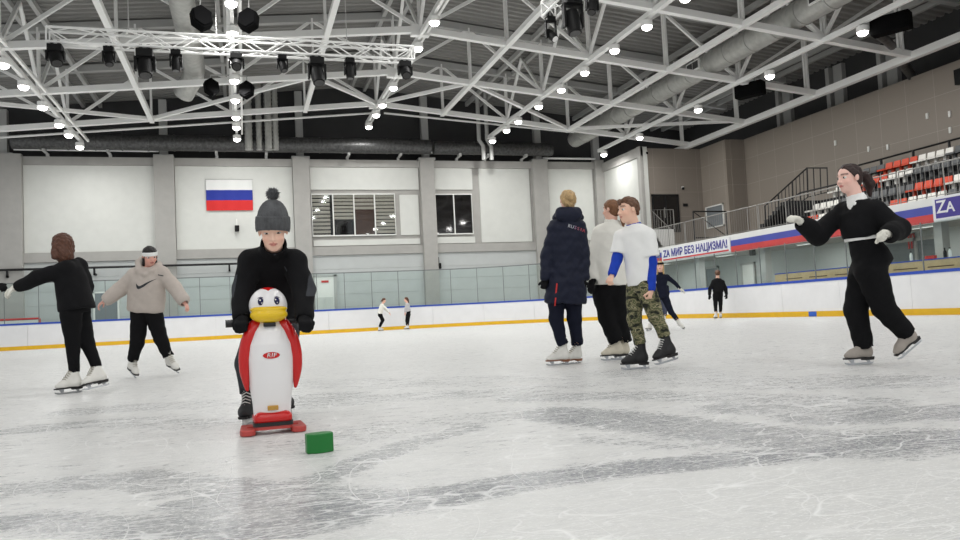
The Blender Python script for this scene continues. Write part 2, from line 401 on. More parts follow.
while s < STOT-0.1:
    e = min(s+W, STOT); mid = (s+e)/2
    zone = 'back' if mid < S1 else 'corner' if mid < S2 else 'stand'
    n = 8 if (e > S1 and s < S2) else 1
    root = strip(s+0.004, e-0.004, 0, 0.09, 0.155, 1.0, n).build('dasher_board', MT['board'])
    tag(root, 'white rink board panel ' + where[zone].format(ORD[cnt[zone]]), 'rink board', 'white dasher boards around the ice'); cnt[zone] += 1
    strip(s+0.002, e-0.002, -0.012, 0.09, 0.0, 0.155, n).build('kick_strip', MT['yellow'], root)
    strip(s, e, -0.015, 0.11, 1.0, 1.075, n).build('cap_rail', MT['bluecap'], root)
    q = on(813, 314, 0, XR)
    if zone == 'stand' and path(s)[0].y > q.y > path(e)[0].y:
        MB().box((XR-0.017, q.y-0.16, 0.005), (XR-0.010, q.y+0.16, 0.15)).build('blue_marker', MT['bluesq'], root)['label'] = 'blue square on the yellow strip'
    s = e
s = 0.35; i = 0; cnt = {'back': 0, 'corner': 0, 'stand': 0}
GW = 1.235
while s < STOT-0.2:
    e = s+GW; mid = s+GW/2
    zone = 'back' if mid < S1 else 'corner' if mid < S2 else 'stand'
    n = 4 if (e > S1 and s < S2) else 1
    zt = 2.70 if zone != 'stand' else 2.24
    root = strip(s+0.012, e-0.012, 0.045, 0.057, 1.075, zt, n).build('glass_panel', MT['glass'])
    tag(root, 'clear protective glass pane ' + where[zone].format(ORD[cnt[zone]]), 'glass pane', 'protective glass panes on the boards'); cnt[zone] += 1
    strip(e-0.016, e+0.010, 0.040, 0.062, 1.075, zt, 1).build('joint_strip', MT['joint'], root)
    if zone != 'stand': strip(s, e, 0.040, 0.062, zt-0.025, zt+0.02, n).build('top_rail', MT['joint'], root)
    s = e
# ================================================================ WALLS
ZT = 8.32
mb = MB().box((-12.5, YW+0.12, 0), (18.6, YW+0.5, ZT))
cols = [(-10.5, -9.0), (-3.72, -2.86), (2.39, 3.16), (8.57, 9.27), (14.55, 15.36), (18.1, 18.6)]
for a, b in cols: mb.box((a, YW-0.22, 0), (b, YW+0.12, ZT+0.08))
mb.box((-12.5, YW-0.02, 7.96), (18.1, YW+0.12, ZT))              # top beam
mb.box((-12.5, YW-0.05, 3.68), (18.1, YW+0.12, 4.10))            # middle beam
struct('wall_back', mb, MT['concrete'])
def wp(nm, rects, m, y0, y1):
    mb = MB()
    for a, b, z0, z1 in rects: mb.box((a, y0, z0), (b, y1, z1))
    return struct(nm, mb, m)
wp('wall_back_panel', [(-8.98, -3.74, 4.11, 7.95)], MT['panel'], YW+0.04, YW+0.12)
wp('wall_back_panel', [(-2.84, 2.37, 4.11, 7.95)], MT['panel'], YW+0.04, YW+0.12)
wp('wall_back_panel', [(3.2, 8.5, 6.86, 7.95), (7.5, 8.45, 4.6, 6.6), (3.25, 8.45, 4.14, 4.42)], MT['panel'], YW+0.04, YW+0.12)
wp('wall_back_panel', [(9.3, 11.3, 6.86, 7.95), (9.3, 11.3, 4.14, 4.46), (11.66, 14.4, 4.14, 7.95)], MT['panel'], YW+0.04, YW+0.12)
wp('wall_back_panel', [(15.45, 18.0, 4.14, 7.95)], MT['panel'], YW+0.04, YW+0.12)
mb = MB()
for a, b in zip(cols, cols[1:]):
    z = 0.0
    while z < 3.66:
        mb.box((a[1], YW+0.03, z+0.004), (b[0], YW+0.12, min(z+0.596, 3.67))); z += 0.6
struct('wall_back_siding', mb, MT['lower'])
# windows in the back wall
def window(n, x0, x1, z0, z1, panes):
    f = 0.05; mb = MB(); y0, y1 = YW-0.02, YW+0.10
    mb.box((x0, y0, z0), (x1, y1, z0+f)).box((x0, y0, z1-f), (x1, y1, z1))
    w = (x1-x0)/panes
    for i in range(panes+1):
        c = x0+w*i; mb.box((max(x0, c-f/2), y0, z0+f), (min(x1, c+f/2), y1, z1-f))
    root = struct('window_%d' % n, mb, MT['white'])
    return root, w
MT['bglass'] = glass_mat('window_glass', (0.9, 0.9, 0.9))
w1, pw = window(1, 3.22, 7.26, 4.60, 6.66, 4)
for i, (bl, back) in enumerate(((1.0, 'dglass'), (0.58, 'dglass'), (0.37, 'brown'), (1.0, 'dglass'))):
    a = 3.22+pw*i+0.03; b = a+pw-0.06
    MB().box((a, YW+0.09, 4.64), (b, YW+0.11, 6.62)).build('room_backing', MT[back], w1)
    MB().box((a, YW+0.02, 4.64), (b, YW+0.026, 6.62)).build('pane', MT['bglass'], w1)
    mb = MB(); z = 6.60; zb = 6.62-1.96*bl; b2 = b-(0.12 if i == 0 else 0)
    while z > zb+0.03:
        mb.add([(a, YW+0.05, z), (b2, YW+0.05, z), (b2, YW+0.075, z-0.13), (a, YW+0.075, z-0.13)], [(0, 1, 2, 3)]); z -= 0.175 if i % 2 else 0.19
    mb.build('window_blind', MT['blind'], w1)
w2, pw = window(2, 9.30, 11.22, 4.58, 6.64, 2)
for i in range(2):
    a = 9.30+pw*i+0.03; MB().box((a, YW+0.04, 4.62), (a+pw-0.06, YW+0.06, 6.60)).build('pane', MT['dglass'], w2)
# upper dark walls above the parapets
struct('wall_back_upper', MB().box((-14, YW+0.9, ZT-0.2), (26, YW+1.1, 13.0)), MT['dark'])
struct('wall_right_upper', MB().box((24.2, -6, 7.6), (24.4, YW+1.0, 13.0)), MT['dark'])
struct('trim_1', MB().box((-12.5, YW+0.12, ZT), (18.6, YW+0.95, ZT+0.02)), MT['blackm'])
# annex and stand walls
struct('wall_annex', MB().box((18.6, 33.0, 0), (18.85, YW+0.5, 8.2)), MT['panel'])
struct('trim_2', MB().box((18.5, 33.0, 7.75), (18.6, YW, 8.22)).box((18.45, 33.0, 0), (18.62, 33.3, 8.22)), MT['concrete'])
struct('wall_landing', MB().box((18.85, 33.1, 2.6), (21.9, 33.3, 8.15)), MT['taupeX'])
struct('wall_pier', MB().box((21.85, 31.0, 2.6), (22.1, 33.3, 8.15)), MT['taupe'])
struct('wall_pier_front', MB().box((22.1, 30.95, 2.6), (22.95, 31.15, 8.15)), MT['taupeX'])
struct('wall_right', MB().box((22.85, -6, 2.6), (23.1, 30.95, 8.15)), MT['taupe'])
struct('wall_right_lower', MB().box((18.6, -6, 0), (18.8, 33.0, 2.3)), MT['lower'])
struct('trim_3', MB().box((22.95, -6, 8.15), (24.2, 31.0, 8.17)), MT['dark'])
# roof deck: two corrugated slopes
def zchord(x): return 9.84-0.1*abs(x-5.72)
def deck(nm, xa, xb):
    mb = MB(); y = -6.0; pts = []
    while y < YW+1.2:
        pts += [(y, 0), (y+0.14, 0), (y+0.19, 0.09), (y+0.30, 0.09)]; y += 0.35
    vs = []
    for yy, dz in pts:
        for x in (xa, xb): vs.append((x, yy, zchord(x)+2.35+dz))
    mb.add(vs, [(2*i, 2*i+1, 2*i+3, 2*i+2) for i in range(len(pts)-1)])
    return struct(nm, mb, MT['deck'])
deck('ceiling', -14.0, 5.72); deck('ceiling', 5.72, 25.5)

# ================================================================ ROOF STEEL
TY = [37.2-4.4*i for i in range(8)]
XL, XRR = -13.5, 21.3
nodes = [-12.3, -9.3, -6.3, -3.3, -0.3, 2.7, 5.72, 8.7, 11.7, 14.7, 17.7, 20.7]
for ti, y in enumerate(TY):
    if ti == 0: continue
    r = thing('roof_truss', 'white steel roof truss spanning the hall, %s in from the far wall' % ORD[ti-1], 'roof truss', (5.72, y, 9.84), group='steel roof trusses')
    part(MB().bar((XL, y, zchord(XL)), (5.72, y, 9.84), 0.20, 0.20).bar((5.72, y, 9.84), (XRR, y, zchord(XRR)), 0.20, 0.20), 'bottom_chord', MT['steel'], r)
    part(MB().bar((XL, y, zchord(XL)+2.15), (5.72, y, 11.99), 0.22, 0.26).bar((5.72, y, 11.99), (XRR+2, y, zchord(XRR+2)+2.15), 0.22, 0.26), 'top_chord', MT['steel_grey'], r)
    for i, x in enumerate(nodes):
        part(MB().bar((x, y-0.07, zchord(x)), (x, y-0.07, zchord(x)+2.15), 0.07, 0.09).bar((x, y+0.07, zchord(x)), (x, y+0.07, zchord(x)+2.15), 0.07, 0.09), 'web_post', MT['steel'], r)
        if i+1 < len(nodes):
            x2 = nodes[i+1]; a, b = (x, x2) if i % 2 == 0 else (x2, x)
            part(MB().bar((a, y, zchord(a)+0.05), (b, y, zchord(b)+2.1), 0.10, 0.10), 'web_diagonal', MT['steel'], r)
    part(MB().box((5.42, y-0.12, 9.62), (6.02, y+0.12, 9.98)), 'ridge_plate', MT['steel'], r)
# long bottom-level beams between the lamp rails
for i, x in enumerate((-9.3, -3.3, 2.72, 8.7, 14.72)):
    y1 = 33.0; z = zchord(x)
    tag(MB().bar((x, 2, z-0.05), (x, y1, z-0.05), 0.17, 0.17).build('tie_beam', MT['steel']), 'white long tie beam running down the hall, %s from the left' % ORD[i], 'roof beam', 'long tie beams')
tag(MB().bar((21.1, 2, zchord(21.1)-0.05), (21.1, 37.2, zchord(21.1)-0.05), 0.22, 0.24).build('edge_beam', MT['steel']), 'white edge beam of the roof running above the stand', 'roof beam')
for i, x in enumerate((-6.3, -0.2, 5.72, 11.7, 17.7, 22.4)):
    mb = MB().bar((x-0.35, -2, zchord(x)+2.16), (x-0.35, 38, zchord(x)+2.16), 0.14, 0.2).bar((x+0.35, -2, zchord(x)+2.16), (x+0.35, 38, zchord(x)+2.16), 0.14, 0.2)
    tag(mb.build('purlin', MT['steel_grey']), 'grey double purlin under the roof deck, %s from the left' % ORD[i], 'roof beam', 'roof purlins')
# zigzag wind bracing in the plane of the bottom chords
zz = [(-9.3, TY[2]), (-3.3, TY[1]), (2.7, TY[2]), (5.72, TY[1]), (8.7, TY[2]), (14.7, TY[1]), (20.7, TY[2])]
names = ['over the left end', 'left of the middle light column', 'left of the ridge', 'right of the ridge', 'over the far right corner', 'next to the edge beam']
for (a, b), nm in zip(zip(zz, zz[1:]), names):
    tag(MB().bar((a[0], a[1], zchord(a[0])), (b[0], b[1], zchord(b[0])), 0.13, 0.13).build('wind_brace', MT['steel']), 'white diagonal wind brace in the last roof bay, ' + nm, 'roof brace', 'wind braces')
# steep braces from lamp rails up to the purlins
for i, x in enumerate((-6.3, -0.2, 5.72, 11.7, 17.7)):
    for j in range(4):
        y = TY[j+1]; yb = y-4.4
        tag(MB().bar((x, y, zchord(x)+0.05), (x, (y+yb)/2, zchord(x)+2.15), 0.10, 0.10).bar((x, (y+yb)/2, zchord(x)+2.15), (x, yb, zchord(x)+0.05), 0.10, 0.10).build('rail_brace', MT['steel']),
            'white V-shaped brace above the %s lamp rail, %s bay from the far wall' % (ORD[i], ORD[j]), 'roof brace', 'braces over the lamp rails')
# stub columns on the back wall
for i, x in enumerate((-9.75, -3.3, 2.78, 8.95, 15.0, 18.35)):
    zt = zchord(x)+2.1
    r = thing('stub_column', 'pale grey steel column standing on the far wall top, %s from the left' % ORD[i], 'column', (x, YW+0.2, ZT), group='steel columns on the far wall')
    part(MB().box((x-0.17, YW+0.05, ZT), (x+0.17, YW+0.38, zt)), 'shaft', MT['steel_grey'], r)
    part(MB().box((x-0.42, YW-0.16, ZT+0.0), (x+0.42, YW+0.45, ZT+0.13)) if i != 5 else MB().box((x-0.2, YW-0.1, ZT), (x+0.25, YW+0.45, ZT+0.1)), 'base_plate', MT['steel_grey'], r)
for i, (xa, xb, z) in enumerate(((-9.3, -3.5, 8.62), (-3.1, 2.6, 8.92), (3.0, 8.7, 9.0), (9.2, 14.8, 8.72), (15.2, 18.2, 8.5))):
    tag(MB().tube([(xa, YW-0.05, z), (xb, YW-0.05, z)], 0.055, 8).build('wall_pipe', MT['steel']), 'white horizontal pipe above the far wall, %s bay from the left' % ORD[i], 'pipe', 'pipes above the far wall')
for k, (p, q) in enumerate((((0, 137.5), (373, 113)), ((384, 113), (640, 139)))):
    a = on(*p, 1, 35.8); b = on(*q, 1, 35.8)
    tag(MB().tube([a, b], 0.05, 8).build('sloping_pipe', MT['steel']), 'thin white pipe following the roof slope %s of the ridge' % ('left', 'right')[k], 'pipe')

# ---- lamp rails and lamps
RAILS = [(-6.3, 8.24), (-0.08, 8.68), (5.73, 9.36), (11.68, 8.81), (17.55, 8.22)]
RN = ['left-end', 'second', 'ridge', 'fourth', 'stand-side']
lampY = [35.0, 32.9, 31.3, 28.85, 26.5, 24.4, 22.1, 20.0, 17.9, 13.5, 9.0, 4.5, 0.0, -4.5, -9.0, -13.5]  # rows behind the camera are unseen, added as front light on the skaters
proto = None
for ri, (x, z) in enumerate(RAILS):
    r = thing('lamp_rail', 'white twin-tube lamp rail along the hall, the %s rail' % RN[ri], 'lamp rail', (x, 16.0, z+0.3), group='lamp rails')
    part(MB().bar((x, -14.5, z+0.32), (x, 35.6, z+0.32), 0.10, 0.16), 'rail', MT['steel'], r)
    part(MB().bar((x+0.22, -14.5, z+0.40), (x+0.22, 35.6, z+0.40), 0.08, 0.10), 'cable_tray', MT['steel'] if ri != 4 else MT['black'], r)
    for y in TY[1:]:
        part(MB().bar((x, y, z+0.3), (x, y, zchord(x)+0.1), 0.06, 0.06), 'hanger', MT['steel'], r)
    for li, y in enumerate(lampY):
        if ri == 4 and li in (1, 3, 5, 7): continue
        if ri == 0 and li > 5 and li < 9: continue
        lab = 'round white high-bay lamp lit on the %s rail, %s from the far wall' % (RN[ri], ORD[li])
        if proto is None:
            proto = thing('ceiling_light', lab, 'lamp', (x, y, z), group='hall lamps on the rails')
            MB().lathe([(0.06, 0.20), (0.17, 0.17), (0.17, 0.06), (0.17, 0.01), (0.15, 0.0)], n=16).build('housing', MT['steel'], proto, smooth=True)
            MB().lathe([(0.02, -0.11), (0.08, -0.10), (0.135, -0.06), (0.15, -0.015), (0.15, 0.02)], n=16).build('lens', MT['lens'], proto, smooth=True)
            MB().bar((-0.12, 0, 0.2), (0.12, 0, 0.2), 0.03, 0.02).bar((0, 0, 0.19), (0, 0, 0.28), 0.04, 0.04).build('bracket', MT['steel'], proto)
            ld = bpy.data.lights.new('lamp_glow', 'AREA'); ld.shape = 'DISK'; ld.size = 0.34; ld.energy = LAMP_W; ld.color = LAMP_COL
            lo = bpy.data.objects.new('lamp_glow', ld); C.objects.link(lo); lo.parent = proto; lo.location = (0, 0, -0.13)
            L = proto
        else:
            L = copy_thing(proto); L.location = (x, y, z); L['label'] = lab

# ---- ducts
def duct(nm, pts, r, m, label, seams=1.2, seam=True, n=20):
    o = MB().tube(pts, r, n).build(nm, m, smooth=True); tag(o, label, 'air duct')
    if seam:
        p, q = Vector(pts[0]), Vector(pts[-1]); L = (q-p).length; k = int(L/seams); d = (q-p).normalized()
        first = MB().tube([p-d*0.03, p+d*0.03], r+0.02, n).build('seam_band', m, o, smooth=True)
        first.location = (q-p)/k
        for i in range(2, k):
            c = first.copy(); C.objects.link(c); c.parent = o; c.location = (q-p)*i/k
    return o
dR = duct('air_duct', [(16.70, 2, 9.33), (16.70, 36.5, 9.33)], 0.42, MT['galv'], 'big round grey air duct running along the right of the roof')
g = on(820, 8, 0, 16.28)
for nm, yy, in (('air_grille', g.y), ('air_grille', g.y+6.6)):
    mb = MB(); mb.box((16.23, yy-0.42, 9.16), (16.29, yy+0.42, 9.52))
    gr = mb.build(nm, MT['steel'], dR)
    MB().box((16.215, yy-0.36, 9.21), (16.23, yy-0.02, 9.47)).box((16.215, yy+0.02, 9.21), (16.23, yy+0.36, 9.47)).build('grille_mesh', MT['dark'], gr)
duct('air_duct', [(-1.42, 4, 9.75), (-1.42, 28.6, 9.75), (-1.5, 29.2, 9.6), (-1.9, 29.8, 9.1)], 0.36, MT['galv'], 'round grey air duct ending above the middle of the ice', seam=False)
duct('air_duct', [(-9.2, 36.7, 8.85), (9.0, 36.7, 8.85)], 0.36, MT['foil'], 'dark foil-wrapped duct lying along the top of the far wall', 1.05)
saddles = [(-8, 8.5), (-5.5, 8.5), (-1, 8.5), (1.2, 8.5), (5, 8.5), (7.5, 8.5)]
duct('air_duct', [(9.2, 36.85, 8.85), (15.5, 36.85, 8.85)], 0.33, MT['foil'], 'dark foil-wrapped duct above the far wall at the right corner', 1.05)
for dct, xs in ((bpy.data.objects['air_duct.002'], (-8, -5.5, -1, 1.2, 5, 7.5)), (bpy.data.objects['air_duct.003'], (10.5, 12, 14))):
    for x in xs: MB().box((x-0.06, 36.62, ZT+0.085), (x+0.06, 37.45, ZT+0.125)).box((x-0.06, 36.6, ZT+0.12), (x+0.06, 36.95, 8.56)).box((x-0.06, 37.30, ZT+0.005), (x+0.06, 37.45, ZT+0.10)).build('saddle', MT['steel_grey'], dct)
for i, px in enumerate((248, 258.5, 268, 275)):
    a = on(px-1.5, 70, 1, 36.2); b = on(px+1, 150, 1, 36.2)
    mb = MB(); pts = [a.lerp(b, t/40) for t in range(41)]
    mb.tube(pts, [(0.17 if i in (0, 2) else 0.13)*(1+0.06*(-1)**t) for t in range(41)], 12)
    tag(mb.build('flexible_duct', MT['galv'], smooth=True), 'silver flexible duct dropping down behind the lamps, %s from the left' % ORD[i], 'air duct', 'silver flexible ducts')
for i, px in enumerate((478, 486)):
    a = on(px-1, 92, 1, 36.3); b = on(px+1, 140, 1, 36.3)
    tag(MB().tube([a, b, b+Vector((0.2, 0, -0.3)), b+Vector((0.2, 0, -1.0))], 0.10, 10).build('drain_pipe', MT['steel_grey'], smooth=True), 'grey vertical drain pipe above the far wall, %s of a pair' % ('left', 'right')[i], 'pipe', 'vertical drain pipes')
p1 = on(897, 25, 0, 18.6)
tag(MB().tube([on(873, 30, 0, 18.0), on(886, 40, 0, 18.8), on(892, 46, 0, 19.8)], 0.13, 10).build('foil_hose', MT['foil'], smooth=True), 'short foil hose beside the nearest stand-side lamp', 'air duct')
tag(MB().tube([on(903, 52, 0, 21.6), on(904, 66, 0, 22.3), Vector((22.9, on(904, 74, 0, 22.6).y, 8.3)), Vector((22.98, on(904, 74, 0, 22.6).y, 8.155))], 0.16, 10).build('foil_hose', MT['foil'], smooth=True), 'foil hose dropping down to the right wall top', 'air duct')

# ---- stage truss, moving-head spots and hanging speakers
def box_truss(label, xa, xb, y, zb, h, d, step=0.55):
    r = thing('lighting_truss', label, 'lighting truss', ((xa+xb)/2, y, zb), group='box lighting trusses')
    for nm, yy, zz_ in (('chord', y-d/2, zb), ('chord', y+d/2, zb), ('chord', y-d/2, zb+h), ('chord', y+d/2, zb+h)):
        part(MB().tube([(xa, yy, zz_), (xb, yy, zz_)], 0.032, 8), nm, MT['steel'], r)
    mb = MB(); n = int((xb-xa)/step)
    for i in range(n):
        x0 = xa+(xb-xa)*i/n; x1 = xa+(xb-xa)*(i+1)/n
        for yy in (y-d/2, y+d/2):
            mb.tube([(x0, yy, zb if i % 2 else zb+h), (x1, yy, zb+h if i % 2 else zb)], 0.016, 6)
        for zz_ in (zb, zb+h):
            mb.tube([(x0, y-d/2 if i % 2 else y+d/2, zz_), (x1, y+d/2 if i % 2 else y-d/2, zz_)], 0.016, 6)
    for x0 in (xa, xb):
        mb.tube([(x0, y-d/2, zb), (x0, y-d/2, zb+h)], 0.02, 6).tube([(x0, y+d/2, zb), (x0, y+d/2, zb+h)], 0.02, 6).tube([(x0, y-d/2, zb), (x0, y+d/2, zb)], 0.02, 6)
    part(mb, 'lacing', MT['steel'], r)
    for x0 in (xa+(xb-xa)*0.2, xa+(xb-xa)*0.43, xa+(xb-xa)*0.8):
        part(MB().tube([(x0, y, zb+h), (x0, y, zchord(x0)+0.6)], 0.012, 5), 'hanging_cable', MT['steel_grey'], r)
    return r
TYS = 20.4
ta = on(48, 46.5, 1, TYS); tb = on(413, 59, 1, TYS)
box_truss('long white box truss carrying a row of stage spots', ta.x, tb.x, TYS, (ta.z+tb.z)/2, 0.36, 0.36)
ZS = (ta.z+tb.z)/2
def moving_head(px, py, size, y, tilt, label, zt=None):
    c = on(px, py, 1, y); zt = ZS if zt is None else zt
    r = thing('stage_spotlight', label, 'stage light', (c.x, y, c.z), group='black stage spots on the trusses')
    k = size; top = zt-c.z
    MB().box((-0.155*k, -0.14*k, top-0.22*k), (0.155*k, 0.14*k, top-0.06*k)).build('base_box', MT['black'], r, bevel=0.015*k)
    MB().box((-0.10*k, -0.03, top-0.07*k), (-0.04*k, 0.03, top+0.06)).build('clamp', MT['black'], r)
    MB().box((0.04*k, -0.03, top-0.07*k), (0.10*k, 0.03, top+0.06)).build('clamp', MT['black'], r)
    zy = top-0.20*k
    MB().box((-0.20*k, -0.07*k, -0.14*k), (-0.15*k, 0.07*k, zy)).box((0.15*k, -0.07*k, -0.14*k), (0.20*k, 0.07*k, zy)).box((-0.20*k, -0.08*k, zy-0.05*k), (0.20*k, 0.08*k, zy)).build('yoke', MT['black'], r, bevel=0.01*k)
    ax = (math.sin(tilt[0]), -math.sin(tilt[1]), -math.cos(tilt[1]))
    h = MB().lathe([(0.05*k, -0.24*k), (0.12*k, -0.20*k), (0.145*k, -0.05*k), (0.145*k, 0.12*k), (0.13*k, 0.27*k), (0.12*k, 0.27*k)], axis=ax, n=18).build('lamp_head', MT['black'], r, smooth=True)
    c2 = Vector(ax).normalized()
    MB().lathe([(0.11*k, 0.272*k), (0.105*k, 0.285*k)], axis=ax, n=18).build('lens', MT['eyel'] if label.count('lit') else MT['dglass'], h)
    return r
MH = [(55.5, 55, 1.05, 'large black spot at the left end of the long box truss', (0.2, 0.5)), (109, 58, 0.75, 'small black spot second from the left on the long box truss', (0.1, 0.4)),
      (145, 64, 1.25, 'largest black spot third from the left, head hanging low', (0.05, 0.35)), (176, 63, 0.75, 'slim black spot fourth from the left on the long box truss', (0.0, 0.1)),
      (236.5, 63, 0.95, 'black spot with a glinting lens in the middle of the truss', (0.0, 0.9)), (282.5, 65, 0.7, 'small black spot just right of the truss middle', (0.2, 0.4)),
      (317, 73, 1.2, 'large black spot third from the right, head hanging low', (0.1, 0.4)), (350, 71, 0.8, 'slim black spot second from the right on the long box truss', (0.0, 0.15)),
      (405, 70, 1.0, 'black spot at the right end of the long box truss', (0.0, 0.7))]
for px, py, k, lab, t in MH: moving_head(px, py, k, TYS-0.1, t, lab)
P2 = on(549, 17, 1, 17.3); x2, z2 = P2.x, P2.z
r = thing('lighting_truss', 'short white box truss running towards the camera at the top of the frame', 'lighting truss', (x2, 14.5, z2), group='box lighting trusses')
for dx, dz in ((-0.18, 0), (0.18, 0), (-0.18, 0.36), (0.18, 0.36)): part(MB().tube([(x2+dx, 10.5, z2+dz), (x2+dx, 17.3, z2+dz)], 0.032, 8), 'chord', MT['steel'], r)
mb = MB(); n2_ = 14
for i in range(n2_):
    ya_, yb_ = 17.3-6.8*i/n2_, 17.3-6.8*(i+1)/n2_
    for dx in (-0.18, 0.18): mb.tube([(x2+dx, ya_, z2 if i % 2 else z2+0.36), (x2+dx, yb_, z2+0.36 if i % 2 else z2)], 0.016, 6)
    for dz in (0, 0.36): mb.tube([(x2-0.18 if i % 2 else x2+0.18, ya_, z2+dz), (x2+0.18 if i % 2 else x2-0.18, yb_, z2+dz)], 0.016, 6)
for dx in (-0.18, 0.18): mb.tube([(x2+dx, 17.3, z2), (x2+dx, 17.3, z2+0.36)], 0.02, 6)
for dz in (0, 0.36): mb.tube([(x2-0.18, 17.3, z2+dz), (x2+0.18, 17.3, z2+dz)], 0.02, 6)
part(mb, 'lacing', MT['steel'], r)
for yy in (12.0, 16.5): part(MB().tube([(x2, yy, z2+0.36), (x2, yy, zchord(x2)+2.2)], 0.012, 5), 'hanging_cable', MT['steel_grey'], r)
moving_head(551, 35, 0.72, 17.2, (0.3, 0.7), 'small black spot with a lit lens at the end of the short truss', z2)
moving_head(573, 21, 1.20, on(573, 21, 0, x2).y, (0.0, 0.25), 'big black moving head hanging under the short truss', z2)
moving_head(592, 6, 0.75, on(592, 6, 0, x2+0.1).y, (-0.3, 0.4), 'small black spot right of the big moving head', z2)
def hex_speaker(px, py, y, s, lab, rot):
    c = on(px, py, 1, y)
    r = thing('hanging_speaker', lab, 'loudspeaker', (c.x, y, c.z), rot, group='black hanging loudspeakers')
    a = [math.radians(90+60*i) for i in range(6)]
    poly = [(math.cos(t)*s*0.82, math.sin(t)*s) for t in a]
    M4 = Matrix.Rotation(math.radians(72), 4, 'X'); M4.translation = Vector((0, s*0.35, 0))
    MB().prism(poly, s*0.7, M4).build('cabinet', MT['spk'], r, bevel=0.02)
    MB().prism([(x*0.86, z*0.86) for x, z in poly], 0.02, Matrix.Translation((0, -0.012-s*0.0, 0)) @ M4 @ Matrix.Translation((0, 0, s*0.7))).build('front_grille', MT['spk'], r)
    dz = 9.02-c.z; MB().tube([(0, s*0.2, s*0.8), (0, s*0.2, dz)], 0.014, 5).build('hanger', MT['steel_grey'], r)
    e = Matrix.Rotation(-rot, 4, 'Z') @ Vector((-0.08-c.x, 0, 0)); MB().bar((0, s*0.2, dz), (e.x, e.y, dz), 0.04).build('bracket_arm', MT['steel_grey'], r)
hex_speaker(201.5, 20, 19.0, 0.33, 'black six-sided loudspeaker hung left of the near middle lamps', 0.35)
hex_speaker(248.5, 22, 19.0, 0.32, 'black six-sided loudspeaker hung right of the near middle lamps', -0.35)
hex_speaker(211.5, 88.5, 27.0, 0.33, 'black six-sided loudspeaker farther off, left of the middle lamps', 0.35)
hex_speaker(246.5, 91, 27.0, 0.33, 'black six-sided loudspeaker farther off, right of the middle lamps', -0.35)
def box_speaker(px, py, x, lab, s=0.5):
    c = on(px, py, 0, x)
    r = thing('rail_speaker', lab, 'loudspeaker', c, 0.5, group='black box loudspeakers by the stand')
    MB().box((-0.28*s, -0.7*s, -0.34*s), (0.28*s, 0.7*s, 0.34*s)).build('cabinet', MT['spk'], r, bevel=0.03)
    MB().box((-0.30*s, -0.62*s, -0.28*s), (-0.285*s, 0.62*s, 0.28*s)).build('front_grille', MT['spk'], r)
    MB().bar((0, -0.2, 0.3*s), (0, -0.2, 0.5), 0.03).bar((0, 0.2, 0.3*s), (0, 0.2, 0.5), 0.03).build('hanger', MT['steel_grey'], r)
box_speaker(891, 24, 18.2, 'black box loudspeaker beside the nearest stand-side lamp', 0.75)
box_speaker(750, 90, 18.2, 'black box loudspeaker beside the second stand-side lamp', 0.75)

# ================================================================ STAND, BANNERS, SEATS
XB = 16.6; ZB0, ZB1, ZF = 2.27, 2.90, 2.85
struct('floor_balcony', MB().box((XB, -6, 2.30), (22.9, 33.1, ZF)), MT['concrete'])
mb = MB(); mb.box((XB-0.03, -6, ZB0), (XB, 33.0, ZB1))
struct('trim_4', mb, MT['balcony'])
yA0 = on(663, 255, 0, XB).y; yA1 = on(731.5, 245, 0, XB).y; yC = on(935, 210, 0, XB).y
def ribbon(y0, y1, lab):
    m = MB(); x = XB-0.045
    m.m = 0; m.box((x, y1, ZB0+0.22), (XB-0.03, y0, ZB0+0.43)); m.m = 1; m.box((x, y1, ZB0+0.01), (XB-0.03, y0, ZB0+0.22))
    tag(m.build('banner', [MT['banB'], MT['banR']]), lab, 'banner', 'long blue and red ribbons on the stand front')
ribbon(32.6, yA0+0.02, 'short blue and red ribbon left of the white slogan banner')
ribbon(yA1-0.02, yC+0.02, 'long blue and red ribbon between the two slogan banners')
# white slogan banner
y0, y1 = yA0, yA1; zc = ZB0+0.30
r = thing('banner', 'white slogan banner with navy cyrillic letters on the stand front', 'banner', (XB-0.05, (y0+y1)/2, zc))
part(MB().box((XB-0.06, y1, ZB0+0.05), (XB-0.03, y0, ZB0+0.56)), 'sheet', MT['banW'], r)
part(MB().box((XB-0.065, y1+0.1, ZB0+0.07), (XB-0.06, y0-0.1, ZB0+0.13)), 'red_stripe', MT['banR'], r)
o = put_text('lettering', 'ZA МИР БЕЗ НАЦИЗМА!', 0.40, MT['textB'], frame4((XB-0.066, (y0+y1)/2, zc+0.03), (0, -1, 0), (0, 0, 1)), None, bold=0.012, width=(y0-y1)*0.94)
o.parent = r; o.matrix_parent_inverse = Matrix.Translation(-r.location)
# indigo banner running out of the frame
y0, y1 = yC, yC-5.0
r = thing('banner', 'indigo banner with large white letters at the right edge of the frame', 'banner', (XB-0.05, (y0+y1)/2, zc))
part(MB().box((XB-0.07, y1, ZB0+0.02), (XB-0.03, y0, ZB0+0.62)), 'sheet', MT['banW'], r)
part(MB().box((XB-0.075, y1+0.05, ZB0+0.09), (XB-0.07, y0-0.08, ZB0+0.56)), 'indigo_field', MT['banI'], r)
yz = on(944.5, 209, 0, XB).y
for ch, yy, sz, zo in (('Z', on(943.8, 210, 0, XB).y, 0.44, 0.03), ('A', on(953, 211, 0, XB).y, 0.36, 0.0)):
    o = put_text('lettering', ch, sz, MT['banW'], frame4((XB-0.077, yy, zc+0.02+zo), (0, -1, 0), (0, 0, 1)), None, bold=0.006)
    o.parent = r; o.matrix_parent_inverse = Matrix.Translation(-r.location)
